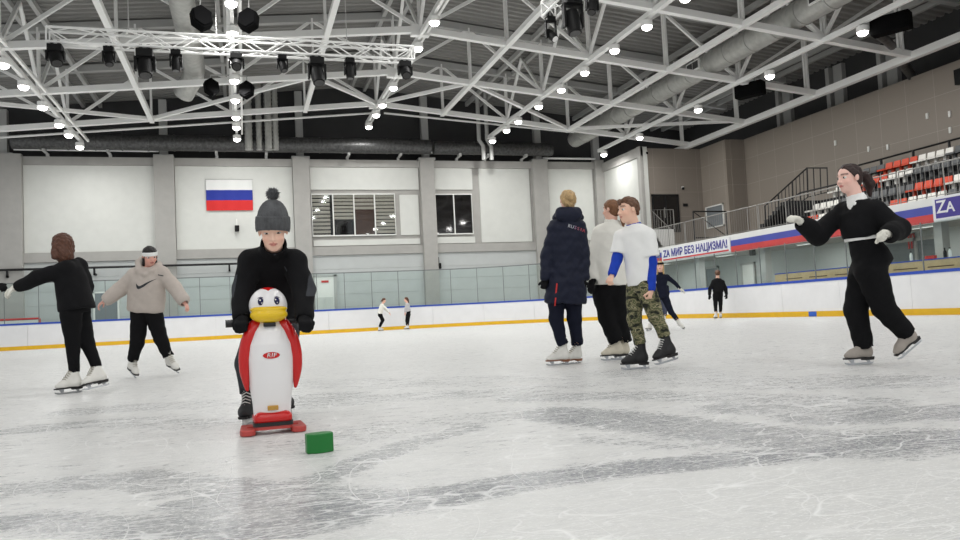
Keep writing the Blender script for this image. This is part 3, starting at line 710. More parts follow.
# balcony railing: separate sections
def railing(pts, m, label, hbar=True, step=0.13, r0=0.018, group=None, hgt=0.9):
    r = thing('railing', label, 'railing', pts[0], group=group)
    top = [Vector(p)+Vector((0, 0, hgt)) for p in pts]
    part(MB().tube(top, 0.019, 8), 'handrail', m, r)
    part(MB().tube([Vector(p)+Vector((0, 0, 0.10)) for p in pts], 0.011, 6), 'bottom_rail', m, r)
    for p, q in zip(pts, pts[1:]):
        p, q = Vector(p), Vector(q); n = max(1, int((q-p).length/step))
        for i in range(n+1):
            c = p.lerp(q, i/n)
            if i % 10 == 0 or i == n: part(MB().tube([c, c+Vector((0, 0, hgt))], 0.017, 6), 'post', m, r)
            else: part(MB().tube([c+Vector((0, 0, 0.1)), c+Vector((0, 0, hgt))], 0.0065, 4), 'baluster', m, r)
    return r
xr = XB+0.06
ys = [30.5, 26.6, on(757, 200, 0, xr).y, 19.4, 16.2, 13.0]
rl = ['by the landing stairs', 'behind the slogan banner', 'at the foot of the black stairs', 'in front of the seats', 'nearest the right edge of the frame']
for a, b, nm in zip(ys, ys[1:], rl):
    railing([(xr, a-0.04, ZF), (xr, b+0.04, ZF)], MT['silver'], 'thin silver baluster railing on the stand front, ' + nm, group='silver railings on the stand front')
# landing with its short stair and railings
yl = 31.2
lz = on(645, 230, 1, yl).z; xa = on(632, 240, 1, yl).x; xb_ = on(651, 240, 1, yl).x; xe = on(664, 250, 1, yl).x
struct('landing', MB().box((18.85, yl-0.2, ZF), (xb_, 33.1, lz)), MT['balcony'])
mb = MB(); n = 7
for i in range(n):
    mb.box((xb_+(xe-xb_)*i/n, yl-0.2, ZF), (xb_+(xe-xb_)*(i+1)/n, 33.1, lz-(lz-ZF)*(i+0.5)/n))
struct('landing_steps', mb, MT['balcony'])
struct('landing_tread', MB().box((xb_-0.02, yl-0.24, lz), (xb_+0.02, 33.1, lz+0.03)), MT['tier'])
railing([(18.9, yl-0.15, lz), (xb_, yl-0.15, lz), (xe+0.5, yl-0.15, ZF+0.05)], MT['silver'], 'silver railing down the short landing stairs by the dark door', step=0.16)
# dark glazed door on the landing
y = 33.1; p = on(651, 194.5, 1, y); q = on(680, 228, 1, y)
d = MB().box((p.x, y-0.06, q.z-0.2), (p.x+0.08, y+0.02, p.z)).box((q.x-0.08, y-0.06, q.z-0.2), (q.x, y+0.02, p.z)).box((p.x, y-0.06, p.z-0.08), (q.x, y+0.02, p.z)).box(((p.x+q.x)/2-0.05, y-0.06, q.z-0.2), ((p.x+q.x)/2+0.05, y+0.02, p.z-0.08))
dd = struct('door_1', d, MT['blackm'])
for a, b in ((p.x+0.08, (p.x+q.x)/2-0.05), ((p.x+q.x)/2+0.05, q.x-0.08)):
    MB().box((a, y-0.04, q.z-0.2), (b, y-0.02, p.z-0.08)).build('door_leaf', MT['dglass'], dd)
MB().tube([((p.x+q.x)/2-0.1, y-0.1, q.z+0.5), ((p.x+q.x)/2-0.1, y-0.1, q.z+1.0)], 0.02, 6).build('door_handle', MT['silver'], dd)
c = on(685.5, 205, 1, y-0.02); tag(MB().box((c.x-0.12, y-0.04, c.z-0.07), (c.x+0.12, y, c.z+0.07)).build('wall_sign', MT['blackm']), 'small dark sign on the wall right of the dark door', 'sign')
for px, py, lab in ((646.5, 152, 'small dome camera high on the wall above the dark door'), (683, 187.5, 'small white camera on the wall above the sign')):
    c = on(px, py, 1, y-0.05)
    r = thing('security_camera', lab, 'camera', c)
    MB().box((-0.06, 0, -0.03), (0.06, 0.1, 0.06)).build('mount', MT['white'], r); MB().ball((0, -0.02, -0.05), 0.07).build('dome', MT['black'], r, smooth=True)
# white framed opening on the pier and black folded table rails in front
X = 21.84
a = on(706, 207.5, 0, X); b = on(723.5, 204, 0, X); c1 = on(708, 229, 0, X)
r = struct('window_3', MB().box((X-0.05, b.y, c1.z), (X, b.y+0.06, a.z)).box((X-0.05, a.y-0.06, c1.z), (X, a.y, a.z)).box((X-0.05, b.y, c1.z), (X, a.y, c1.z+0.06)).box((X-0.05, b.y, a.z-0.06), (X, a.y, a.z)), MT['white'])
MB().box((X-0.02, b.y+0.06, c1.z+0.06), (X, a.y-0.06, a.z-0.06)).build('pane', MT['doorg'], r)
y = 27.5; p = on(693, 211.5, 1, y); q = on(726, 211.5, 1, y); s_ = on(693, 218, 1, y)
r = thing('folded_barrier', 'black metal barrier frame standing on the balcony by the pier', 'barrier', (p.x, y, ZF))
part(MB().tube([p, q], 0.03, 6).tube([(p.x, y, ZF), p], 0.025, 6).tube([(q.x, y, ZF), q], 0.025, 6), 'frame', MT['blackm'], r)
part(MB().tube([p, (q.x, y, ZF+0.35)], 0.018, 6).tube([(p.x, y, ZF+0.35), (q.x, y, ZF+0.35)], 0.025, 6), 'brace', MT['blackm'], r)
# seat tiers and seats
rows = [(19.0, 0.0), (19.8, 0.0), (20.6, 0.0), (21.4, 0.0)]
zrow = [on(925, 198, 0, 19.0).z, on(926, 184.5, 0, 19.8).z, on(890, 176, 0, 20.6).z, on(932, 155, 0, 21.4).z]
ystart = [on(803, 210, 0, 19.0).y, on(812, 205, 0, 19.8).y, on(835, 190, 0, 20.6).y, on(855, 173, 0, 21.4).y]
for i, (x, _) in enumerate(rows):
    struct('tier_%d' % (i+1), MB().box((x-0.40, 8.0, ZF), (x+0.40 if i < 3 else 22.9, ystart[i]+0.3, zrow[i]-0.38)), MT['tier'])
seat = MB()
seat.box((-0.22, -0.155, -0.13), (0.16, 0.155, -0.10)); seat.box((-0.22, -0.155, -0.16), (-0.19, 0.155, -0.10))
seat.add([(0.14, -0.155, -0.11), (0.18, -0.155, -0.11), (0.18, 0.155, -0.11), (0.14, 0.155, -0.11), (0.19, -0.135, 0.14), (0.22, -0.135, 0.14), (0.22, 0.135, 0.14), (0.19, 0.135, 0.14)],
         [(3,2,1,0),(4,5,6,7),(0,1,5,4),(1,2,6,5),(2,3,7,6),(3,0,4,7)])
seat.box((-0.05, -0.05, -0.38), (0.05, 0.05, -0.13))
protos = {}
for cn in 'WOG':
    protos[cn] = None
cname = {'W': 'white', 'O': 'orange', 'G': 'grey'}
def colour_at(row, px):
    tabs = [[(795, 'O'), (816, 'W'), (850, 'W'), (866, 'G'), (882.5, 'O'), (905, 'W'), (943, 'G'), (962, 'O')],
            [(808, 'W'), (835, 'G'), (874, 'G'), (908, 'O'), (944.5, 'W')],
            [(835, 'W'), (858, 'O'), (880, 'W'), (913, 'G'), (949, 'G')],
            [(855, 'G'), (881, 'O'), (913, 'W'), (950, 'G')]]
    c = 'W'
    for p, k in tabs[row]:
        if px >= p: c = k
    return c
def px_of(P):
    d = Vector(P)-Vector((0, 0, CAMH)); z = d.dot(_f); return 480+FPX*d.dot(_r2)/z
for i, (x, _) in enumerate(rows):
    y = ystart[i]; k = 0
    while y > 13.2+0.8*i:
        P = (x, y, zrow[i]); cn = colour_at(i, px_of(P))
        lab = '%s plastic seat in the %s row of the stand, %s from the black stairs' % (cname[cn], ORD[i], ORD[k])
        if protos[cn] is None:
            o = seat.build('stadium_seat', MT['seat'+cn], bevel=0.008); protos[cn] = o
        else:
            o = protos[cn].copy(); C.objects.link(o)
        o.location = P; tag(o, lab, 'seat', 'plastic seats in the stand'); y -= 0.345; k += 1
# black handrails at the back of the stand and the stairs up to the tiers
X = 22.2
pts = [on(858, 165.5, 0, X), on(960, 138, 0, X), on(985, 131, 0, X)]
r = thing('back_rail', 'black steel guard rail behind the top row of seats', 'railing', (X, pts[0].y, ZF))
part(MB().tube(pts, 0.035, 6), 'handrail', MT['blackm'], r)
for px in (881, 913, 949):
    a = on(px, 165.5-(px-858)*0.27, 0, X); part(MB().tube([(a.x, a.y, zrow[3]-0.42), a], 0.045, 6), 'post', MT['blackm'], r)
part(MB().tube([p-Vector((0, 0, 0.45)) for p in pts], 0.025, 6), 'middle_rail', MT['blackm'], r)
struct('tier_back', MB().box((21.9, 8, zrow[3]-0.6), (22.8, pts[0].y, zrow[3]-0.35)), MT['tier'])
X = 20.6
a0, a1, a2 = on(765, 206, 0, X), on(807, 168, 0, X), on(827, 168, 0, X)
b0, b1, b2 = on(766, 228, 0, X), on(808, 197, 0, X), on(828, 192, 0, X)
r = thing('stair_railing', 'black barred railing climbing the stairs at the end of the seats', 'railing', (X, b0.y, ZF))
part(MB().tube([a0, a1, a2], 0.03, 6), 'handrail', MT['blackm'], r)
part(MB().tube([b0, b1, b2], 0.02, 6), 'bottom_rail', MT['blackm'], r)
for i in range(13):
    t = i/12; p = a0.lerp(a1, t); q = b0.lerp(b1, t); part(MB().tube([p, q], 0.016 if i % 4 else 0.03, 5), 'bar', MT['blackm'], r)
for t in (0.33, 0.66, 1): part(MB().tube([a1.lerp(a2, t), b1.lerp(b2, t)], 0.02, 5), 'bar', MT['blackm'], r)
X = 19.4
a0, a1, a2, a3 = on(781, 224, 0, X), on(783, 206, 0, X), on(800, 193, 0, X), on(838, 184, 0, X)
r = thing('stair_railing', 'black tube handrail with curved end on the lower stand steps', 'railing', (X, a0.y, ZF))
part(MB().tube([a0, a1, a1.lerp(a2, 0.2)+Vector((0, 0, .05)), a2, a3], 0.03, 8), 'handrail', MT['blackm'], r)
part(MB().tube([a2, a2-Vector((0, 0, 1.0))], 0.03, 6), 'post', MT['blackm'], r); part(MB().tube([a3, a3-Vector((0, 0, 0.8))], 0.03, 6), 'post', MT['blackm'], r)
a, b = on(775, 224, 0, 20.2), on(800, 198, 0, 20.2)
mb = MB()
for i in range(6):
    c = a.lerp(b, i/6); mb.box((19.5, c.y-0.5, ZF), (21.0, c.y, max(ZF+0.1, c.z)))
struct('stand_steps', mb, MT['tier'])
# small fittings high on the stand wall
for i, (px, py) in enumerate(((835.5, 143), (869, 149), (888, 147), (927.5, 116), (950.5, 130), (950, 114))):
    c = on(px, py, 0, 22.84); tag(MB().box((22.80, c.y-0.04, c.z-0.10), (22.86, c.y+0.04, c.z+0.10)).build('wall_fitting', MT['white']), 'small white fitting on the taupe wall above the seats, %s of six from the left' % ORD[i], 'wall fitting', 'small white wall fittings')
c = on(959, 77, 0, 22.8); tag(MB().box((22.7, c.y-0.4, c.z-0.25), (22.85, c.y+0.1, c.z+0.25)).build('wall_speaker', MT['black']), 'black box on the taupe wall at the right edge of the frame', 'loudspeaker')
# upper wall pilasters behind the parapet
for i, (px, py) in enumerate(((895, 60), (842, 83), (790, 105))):
    c = on(px, py, 0, 24.2); tag(MB().box((24.0, c.y-0.25, 8.0), (24.2, c.y+0.25, 10.2)).box((23.9, c.y+0.4, 8.0), (24.2, c.y+0.6, 10.2)).build('wall_pilaster', MT['steel_grey']), 'grey steel pilaster above the taupe wall, %s from the right' % ORD[i], 'column', 'pilasters above the stand wall')

# ================================================================ UNDER THE STAND
for i, (px, w) in enumerate(((943, 0.24), (765.5, 0.24), (699.5, 0.24))):
    c = on(px, 260, 0, 16.95); tag(MB().box((16.85, c.y-w/2, 0), (17.09, c.y+w/2, 2.3)).build('stand_column', MT['steel_grey']), 'grey column holding up the stand behind the boards, %s from the right' % ORD[i], 'column', 'columns under the stand')
X = 16.15
ya = on(775, 277, 0, X).y; yb = 9.5
r = thing('timber_barrier', 'pale timber barrier with a blue edge behind the boards under the stand', 'barrier', (X, (ya+yb)/2, 0))
part(MB().box((X, yb, 0.0), (X+0.05, ya, 1.33)), 'panel', MT['wood'], r)
mb = MB(); y = ya-0.5
while y > yb:
    mb.box((X-0.004, y-0.75, 1.15), (X, y, 1.175)); y -= 1.05
part(mb, 'slot', MT['wood2'], r)
part(MB().box((X-0.01, yb, 1.33), (X+0.06, ya, 1.36)), 'edge_strip', MT['bluecap'], r)
X = 18.6
p = on(879, 245, 0, X); q = on(944, 232, 0, X); zt = on(912, 238, 0, X).z
r = struct('door_2', MB().box((X-0.08, p.y-0.09, 0), (X, p.y, zt)).box((X-0.08, q.y, 0), (X, q.y+0.09, zt)).box((X-0.08, q.y, zt-0.1), (X, p.y, zt)).box((X-0.08, (q.y*0.62+p.y*0.38), 0), (X, (q.y*0.62+p.y*0.38)+0.08, zt)), MT['steel_grey'])
MB().box((X-0.03, q.y+0.09, 0), (X, p.y-0.09, zt-0.1)).build('pane', MT['doorg'], r)
c = on(911.5, 241, 0, X-0.05)
r = thing('red_notice', 'red outlined notice hanging on the door glass under the stand', 'notice', (X-0.05, c.y, c.z))
MB().box((0, -0.13, -0.22), (0.012, 0.13, 0.22)).build('sheet', MT['doorg'], r)
MB().box((-0.006, -0.13, -0.22), (0, -0.07, 0.22)).box((-0.006, 0.07, -0.22), (0, 0.13, 0.22)).box((-0.006, -0.13, 0.16), (0, 0.13, 0.22)).box((-0.006, -0.03, -0.22), (0, 0.03, 0.22)).build('red_marks', MT['red'], r)
for i, (px, py, s_, m) in enumerate(((911.5, 263, 0.10, 'white'), (945, 256, 0.16, 'black'), (950, 255, 0.16, 'white'), (931, 262, 0.12, 'red'))):
    c = on(px, py, 0, 16.17); lab = ['white bottle standing on the timber barrier by the door', 'dark bottle standing on the timber barrier by the grey column', 'white bottle standing on the timber barrier right of the dark one', 'small red carton lying on the timber barrier'][i]
    r = thing('bottle' if m != 'red' else 'carton', lab, 'bottle' if m != 'red' else 'carton', (16.175, c.y, 1.36))
    if m == 'red': MB().box((-0.04, -0.14, 0), (0.04, 0.14, 0.08)).build('box', MT[m], r)
    else:
        MB().lathe([(0.035, 0), (0.038, 0.02), (0.038, 0.14), (0.016, 0.19), (0.016, 0.21)], n=12).build('body', MT[m], r, smooth=True); MB().lathe([(0.019, 0.205), (0.019, 0.235)], n=10).build('cap', MT['black'], r)
# door and panels seen through the glass under the stand
X = 18.58
for nm, (pa, pb, zt), m, lab in (('door_3', (706, 719, 2.02), 'doorg', None), ('door_4', (742, 756, 2.0), 'white', None)):
    a = on(pa, 275, 0, X).y; b = on(pb, 275, 0, X).y
    r = struct(nm, MB().box((X-0.05, b, 0), (X+0.03, b+0.08, zt)).box((X-0.05, a-0.08, 0), (X+0.03, a, zt)).box((X-0.05, b, zt-0.08), (X+0.03, a, zt)), MT['steel_grey'])
    MB().box((X-0.02, b+0.08, 0), (X+0.02, a-0.08, zt-0.08)).build('door_leaf', MT[m], r)
c = on(752, 254, 0, 16.7); tag(MB().box((16.65, c.y-0.07, 2.08), (16.8, c.y+0.07, 2.29)).build('wall_speaker', MT['black']), 'small black speaker hung under the stand front', 'loudspeaker')

# ================================================================ BACK WALL FITTINGS
m = MB(); x0, x1, z0, z1 = -1.52, 0.53, 5.88, 7.31; h = (z1-z0)/3
nx = 24
for k in range(3):
    m.m = k
    za, zb = z1-h*k, z1-h*(k+1)
    vs = []
    for i in range(nx+1):
        x = x0+(x1-x0)*i/nx; yy = YW-0.05+0.012*math.sin(i*0.9+0.4)
        for dy in (0, 0.012): vs += [(x, yy+dy, za), (x, yy+dy, zb)]
    fs = []
    for i in range(nx):
        a = i*4; fs += [(a, a+4, a+5, a+1), (a+2, a+3, a+7, a+6)] + ([(a, a+2, a+6, a+4)] if k == 0 else []) + ([(a+1, a+5, a+7, a+3)] if k == 2 else [])
    m.add(vs, fs)
fl = thing('flag', 'white, blue and red striped flag hung on the far wall', 'flag', ((x0+x1)/2, YW-0.05, z1))
part(m, 'cloth', [MT['flagW'], MT['flagB'], MT['flagR']], fl)
part(MB().tube([(x0-0.03, YW-0.045, z1+0.02), (x1+0.03, YW-0.045, z1+0.02)], 0.015, 6), 'hanging_rod', MT['steel_grey'], fl)
r = thing('handrail', 'black pipe rail along the far wall behind the skaters at left', 'railing', (-4.8, YW-0.3, 3.4))
part(MB().tube([(-10.4, YW-0.36, 3.38), (0.9, YW-0.36, 3.38)], 0.05, 8), 'pipe', MT['blackm'], r)
for x in (-9.55, -6.2, -3.3, -0.6):
    part(MB().box((x-0.04, YW-0.38, 3.05), (x+0.04, YW-0.30, 3.36)).box((x-0.04, YW-0.38, 3.05), (x+0.04, YW+0.05, 3.13)), 'bracket', MT['blackm'], r)
for px, py, lab in ((237, 228.5, 'small black camera on the white wall below the flag'), (439, 266, 'black wall speaker beside the column right of the windows')):
    c = on(px, py, 1, YW-0.1)
    r = thing('security_camera' if px < 300 else 'wall_speaker', lab, 'camera' if px < 300 else 'loudspeaker', c)
    MB().box((-0.02, 0.0, 0.05), (0.02, 0.1, 0.45)).build('bracket', MT['white'] if px < 300 else MT['blackm'], r)
    MB().box((-0.10, -0.12, -0.14), (0.10, 0.06, 0.14)).build('housing', MT['black'], r, bevel=0.02)
# white double door with a small red sign behind the glass
y = YW-0.02
a = on(313, 290, 1, y); b = on(337, 290, 1, y); zt = on(325, 275, 1, y).z
r = struct('door_5', MB().box((a.x, y-0.06, 0), (a.x+0.08, y+0.06, zt)).box((b.x-0.14, y-0.06, 0), (b.x, y+0.06, zt)).box((a.x, y-0.06, zt-0.08), (b.x, y+0.06, zt)), MT['steel_grey'])
MB().box((a.x+0.08, y-0.02, 0), (b.x-0.14, y+0.04, zt-0.08)).build('door_leaf', MT['white'], r)
c = on(325, 281.5, 1, y-0.06); tag(MB().box((c.x-0.17, y-0.055, c.z-0.05), (c.x+0.17, y-0.03, c.z+0.05)).build('exit_sign', MT['red']), 'small red sign on the white door behind the glass', 'sign')
c0 = on(315.5, 297, 1, 36.6); c1 = on(334, 310, 1, 36.6)
r = thing('metal_cabinet', 'low white two-door cabinet behind the glass under the red sign', 'cabinet', ((c0.x+c1.x)/2, 36.6, 0))
part(MB().box((c0.x, 36.6, 0), (c1.x, 37.0, c0.z)), 'body', MT['white'], r)
mid = (c0.x+c1.x)/2
for xa, xb in ((c0.x+0.02, mid-0.01), (mid+0.01, c1.x-0.02)): part(MB().box((xa, 36.575, 0.1), (xb, 36.6, c0.z-0.03)), 'door', MT['panel'], r)
# grey double gate behind the boards between the two girls at left, and a red barrier
y = YW-0.05; a = on(93, 292, 1, y); b = on(119, 292, 1, y)
r = struct('door_6', MB().box((a.x, y-0.05, 0), (a.x+0.07, y+0.1, a.z)).box((b.x-0.07, y-0.05, 0), (b.x, y+0.1, a.z)).box((a.x, y-0.05, a.z-0.07), (b.x, y+0.1, a.z)), MT['white'])
MB().box((a.x+0.07, y-0.02, 0), (b.x-0.07, y+0.06, a.z-0.07)).build('door_leaf', MT['doorg'], r)
y = 36.2; a = on(-8, 320.5, 1, y); b = on(39.5, 320.5, 1, y)
r = thing('red_barrier', 'low red tube barrier with white mesh behind the boards at far left', 'barrier', ((a.x+b.x)/2, y, 0))
part(MB().tube([(a.x, y, a.z), (b.x, y, a.z)], 0.045, 8).tube([(b.x, y, a.z), (b.x, y, 0)], 0.045, 8).tube([(a.x, y, a.z), (a.x, y, 0)], 0.045, 8), 'frame', MT['red'], r)
part(MB().box((a.x+0.04, y-0.01, 0.1), (b.x-0.04, y+0.01, a.z-0.04)), 'mesh_panel', MT['white'], r)

# fill lamps added in the soffit to brighten the space under the stand
for i, y in enumerate((29.5, 25.0, 20.5, 16.0, 11.5)):
    r = thing('soffit_fill', 'slim added fill lamp under the stand, %s from the far corner' % ORD[i], 'lamp', (17.3, y, 2.29), group='added fill lamps under the stand')
    MB().box((-0.08, -0.50, -0.03), (0.08, 0.50, 0.01)).build('frame', MT['white'], r)
    MB().box((-0.06, -0.48, -0.036), (0.06, 0.48, -0.03)).build('diffuser', MT['fill_face'], r)
    ld = bpy.data.lights.new('soffit_fill_glow', 'AREA'); ld.shape = 'SQUARE'; ld.size = 0.6; ld.energy = 17; ld.color = LAMP_COL
    lo = bpy.data.objects.new('soffit_fill_glow', ld); C.objects.link(lo); lo.parent = r; lo.location = (0, 0, -0.05)

# ================================================================ PEOPLE: smooth bodies and clothes grown from distance fields
def _n(v): v = np.asarray(v, float); return v/max(1e-9, np.linalg.norm(v))
class Field:
    def __init__(s, lo, hi, h):
        s.h = h; s.lo = np.asarray(lo, float)
        s.n = [int(math.ceil((hi[i]-lo[i])/h))+1 for i in range(3)]
        s.ax = [(s.lo[i]+h*np.arange(s.n[i])).astype(np.float32) for i in range(3)]
        s.f = np.full(s.n, 0.25, np.float32)
    def apply(s, pr, k=0.0, op='u'):
        fn, lo, hi = pr; m = 0.05 + k
        ix = [slice(max(0, int((lo[i]-m-s.lo[i])/s.h)), min(s.n[i], int((hi[i]+m-s.lo[i])/s.h)+2)) for i in range(3)]
        if any(x.stop <= x.start for x in ix): return s
        X, Y, Z = np.meshgrid(s.ax[0][ix[0]], s.ax[1][ix[1]], s.ax[2][ix[2]], indexing='ij', sparse=True)
        d = fn(X, Y, Z); a = s.f[tuple(ix)]
        if op == 'u':
            if k > 0:
                h = np.clip(0.5+0.5*(a-d)/k, 0, 1); r = a*(1-h)+d*h-k*h*(1-h)
            else: r = np.minimum(a, d)
        elif op == 's':
            if k > 0:
                h = np.clip(0.5-0.5*(a+d)/k, 0, 1); r = a*(1-h)-d*h+k*h*(1-h)
            else: r = np.maximum(a, -d)
        else: r = np.maximum(a, d)
        s.f[tuple(ix)] = r; return s
    def keep(s, p, n):     # keep the half space on the +n side
        n = _n(n); X, Y, Z = np.meshgrid(*s.ax, indexing='ij', sparse=True)
        s.f = np.maximum(s.f, -((X-p[0])*n[0]+(Y-p[1])*n[1]+(Z-p[2])*n[2]).astype(np.float32)); return s
    def wrinkle(s, amp, scale, seed=0, stretch=(1, 1, 1)):
        rng = np.random.RandomState(seed); X, Y, Z = np.meshgrid(*s.ax, indexing='ij', sparse=True)
        w = 0
        for i in range(5):
            d = rng.normal(size=3)*np.array(stretch); d = d/np.linalg.norm(d)*scale*(0.6+0.25*i); ph = rng.rand()*6.28
            q = d[1]*Y + d[2]*Z + ph
            w = w + np.sin(d[0]*X + q + 0.8*np.sin(d[2]*1.3*X+d[0]*0.9*Z))/(1+0.3*i)
        s.f = s.f + (amp*w/2.2).astype(np.float32); return s
    def mesh(s):
        f = s.f; ins = f < 0
        c = ins[:-1, :-1, :-1]; cnt = np.zeros(c.shape, np.int8)
        for a in (0, 1):
            for b in (0, 1):
                for d in (0, 1): cnt += ins[a:a+c.shape[0], b:b+c.shape[1], d:d+c.shape[2]]
        act = (cnt > 0) & (cnt < 8); I = np.argwhere(act)
        if len(I) == 0: return np.zeros((0, 3)), np.zeros((0, 4), int)
        idx = np.full(c.shape, -1, np.int64); idx[act] = np.arange(len(I))
        acc = np.zeros((len(I), 3)); w = np.zeros(len(I))
        cor = [(a, b, d) for a in (0, 1) for b in (0, 1) for d in (0, 1)]
        val = {q: f[I[:, 0]+q[0], I[:, 1]+q[1], I[:, 2]+q[2]] for q in cor}
        for q in cor:
            for ax in range(3):
                if q[ax] == 0:
                    r = list(q); r[ax] = 1; r = tuple(r); va, vb = val[q], val[r]
                    x = (va < 0) != (vb < 0); t = np.where(x, va/np.where(x, va-vb, 1), 0)
                    p = np.repeat(np.array([q], float), len(I), 0); p[:, ax] += t
                    acc += p*x[:, None]; w += x
        V = s.lo + s.h*(I + acc/w[:, None])
        F = []
        for ax in range(3):
            sl0 = [slice(None)]*3; sl1 = [slice(None)]*3; sl0[ax] = slice(0, -1); sl1[ax] = slice(1, None)
            A, B = ins[tuple(sl0)], ins[tuple(sl1)]
            E = np.argwhere(A != B); u, v = [(1, 2), (2, 0), (0, 1)][ax]
            ok = (E[:, u] > 0) & (E[:, v] > 0) & (E[:, u] < f.shape[u]-1) & (E[:, v] < f.shape[v]-1); E = E[ok]
            fl = A[tuple(E.T)]
            def cell(du, dv):
                e = E.copy(); e[:, u] -= du; e[:, v] -= dv; return idx[tuple(e.T)]
            q = np.stack([cell(1, 1), cell(0, 1), cell(0, 0), cell(1, 0)], 1)
            q[~fl] = q[~fl][:, ::-1]; F.append(q)
        return V, np.concatenate(F)
    def build(s, name, mats, parent=None, keepbig=True, pick=None, smooth=True):
        V, F = s.mesh()
        me = bpy.data.meshes.new(name); me.from_pydata(V.tolist(), [], F.tolist())
        mats = mats if isinstance(mats, (list, tuple)) else [mats]
        for m in mats: me.materials.append(m)
        if pick is not None:
            me.polygons.foreach_set('material_index', pick(V[F].mean(1)).astype(np.int32))
        me.polygons.foreach_set('use_smooth', [True]*len(me.polygons))
        o = bpy.data.objects.new(name, me); C.objects.link(o)
        if parent is not None: o.parent = parent
        return o
def p_cone(a, b, ra, rb, cap=(0, 0)):
    a = np.asarray(a, float); b = np.asarray(b, float); L = max(1e-6, np.linalg.norm(b-a)); d = (b-a)/L; R = max(ra, rb)
    def fn(X, Y, Z):
        t = ((X-a[0])*d[0]+(Y-a[1])*d[1]+(Z-a[2])*d[2])
        tc = np.clip(t, 0, L)
        q = np.sqrt((X-a[0]-d[0]*tc)**2+(Y-a[1]-d[1]*tc)**2+(Z-a[2]-d[2]*tc)**2)-(ra+(rb-ra)*tc/L)
        if cap[0]: q = np.maximum(q, -t)
        if cap[1]: q = np.maximum(q, t-L)
        return q
    return fn, np.minimum(a, b)-R, np.maximum(a, b)+R
def p_ell(c, ax3, r):
    c = np.asarray(c, float); A = [np.asarray(x, float) for x in ax3]; R = max(r)
    ext = np.sqrt(sum((A[i]*r[i])**2 for i in range(3)))
    def fn(X, Y, Z):
        dx, dy, dz = X-c[0], Y-c[1], Z-c[2]
        u = [(dx*A[i][0]+dy*A[i][1]+dz*A[i][2]) for i in range(3)]
        k = np.sqrt(sum((u[i]/r[i])**2 for i in range(3)))+1e-6; l = np.sqrt(dx*dx+dy*dy+dz*dz)
        return np.where(k > 0.3, l*(1-1/k), -min(r)*(1-k))
    return fn, c-ext, c+ext
def p_loft(o, ax, L, sd0, sd1, tab, t0, t1, bend=None):
    # elliptic tube along an axis; rows of (t, half width, half depth, shift along the front)
    o = np.asarray(o, float); ax = _n(ax); tab = np.array(tab, float); T = tab[:, 0]
    ft = _n(np.cross(_n(sd0+sd1), ax)); mx = tab[:, 1:3].max()+np.abs(tab[:, 3]).max()
    e0, e1 = o+ax*L*t0, o+ax*L*t1
    def fn(X, Y, Z):
        t = ((X-o[0])*ax[0]+(Y-o[1])*ax[1]+(Z-o[2])*ax[2])/L
        w = np.interp(t, T, tab[:, 1]); d = np.interp(t, T, tab[:, 2]); sh = np.interp(t, T, tab[:, 3])
        k = np.clip(t, 0, 1); sx = [sd0[i]*(1-k)+sd1[i]*k for i in range(3)]
        q = [X-o[0]-ax[0]*t*L-ft[0]*sh, Y-o[1]-ax[1]*t*L-ft[1]*sh, Z-o[2]-ax[2]*t*L-ft[2]*sh]
        nn = np.sqrt(sx[0]**2+sx[1]**2+sx[2]**2)
        u = (q[0]*sx[0]+q[1]*sx[1]+q[2]*sx[2])/nn
        r2 = q[0]**2+q[1]**2+q[2]**2; v2 = np.maximum(0, r2-u*u)
        kk = np.sqrt((u/w)**2+v2/(d*d))+1e-6; l = np.sqrt(r2)
        r = np.where(kk > 0.3, l*(1-1/kk), -0.05)
        return np.maximum(r, np.maximum((t0-t)*L, (t-t1)*L))
    return fn, np.minimum(e0, e1)-mx, np.maximum(e0, e1)+mx

SKIN = attr_mat('skin', 'tint')
EYEW = mat('eye_white', (0.75, 0.73, 0.70), 0.2); EYED = mat('eye_iris', (0.03, 0.02, 0.015), 0.15)
def cloth(name, rgb, b=0.25, s=120, rough=0.92, noise=0.10):
    return mat(name, srgb(*rgb), rough, spec=0.2, noise=noise, nscale=18, bump=b, bscale=s)
BLADE = mat('skate_blade_steel', srgb(188, 190, 194), 0.3, 0.85)
HOLDER = mat('skate_holder_white', srgb(228, 228, 226), 0.4)

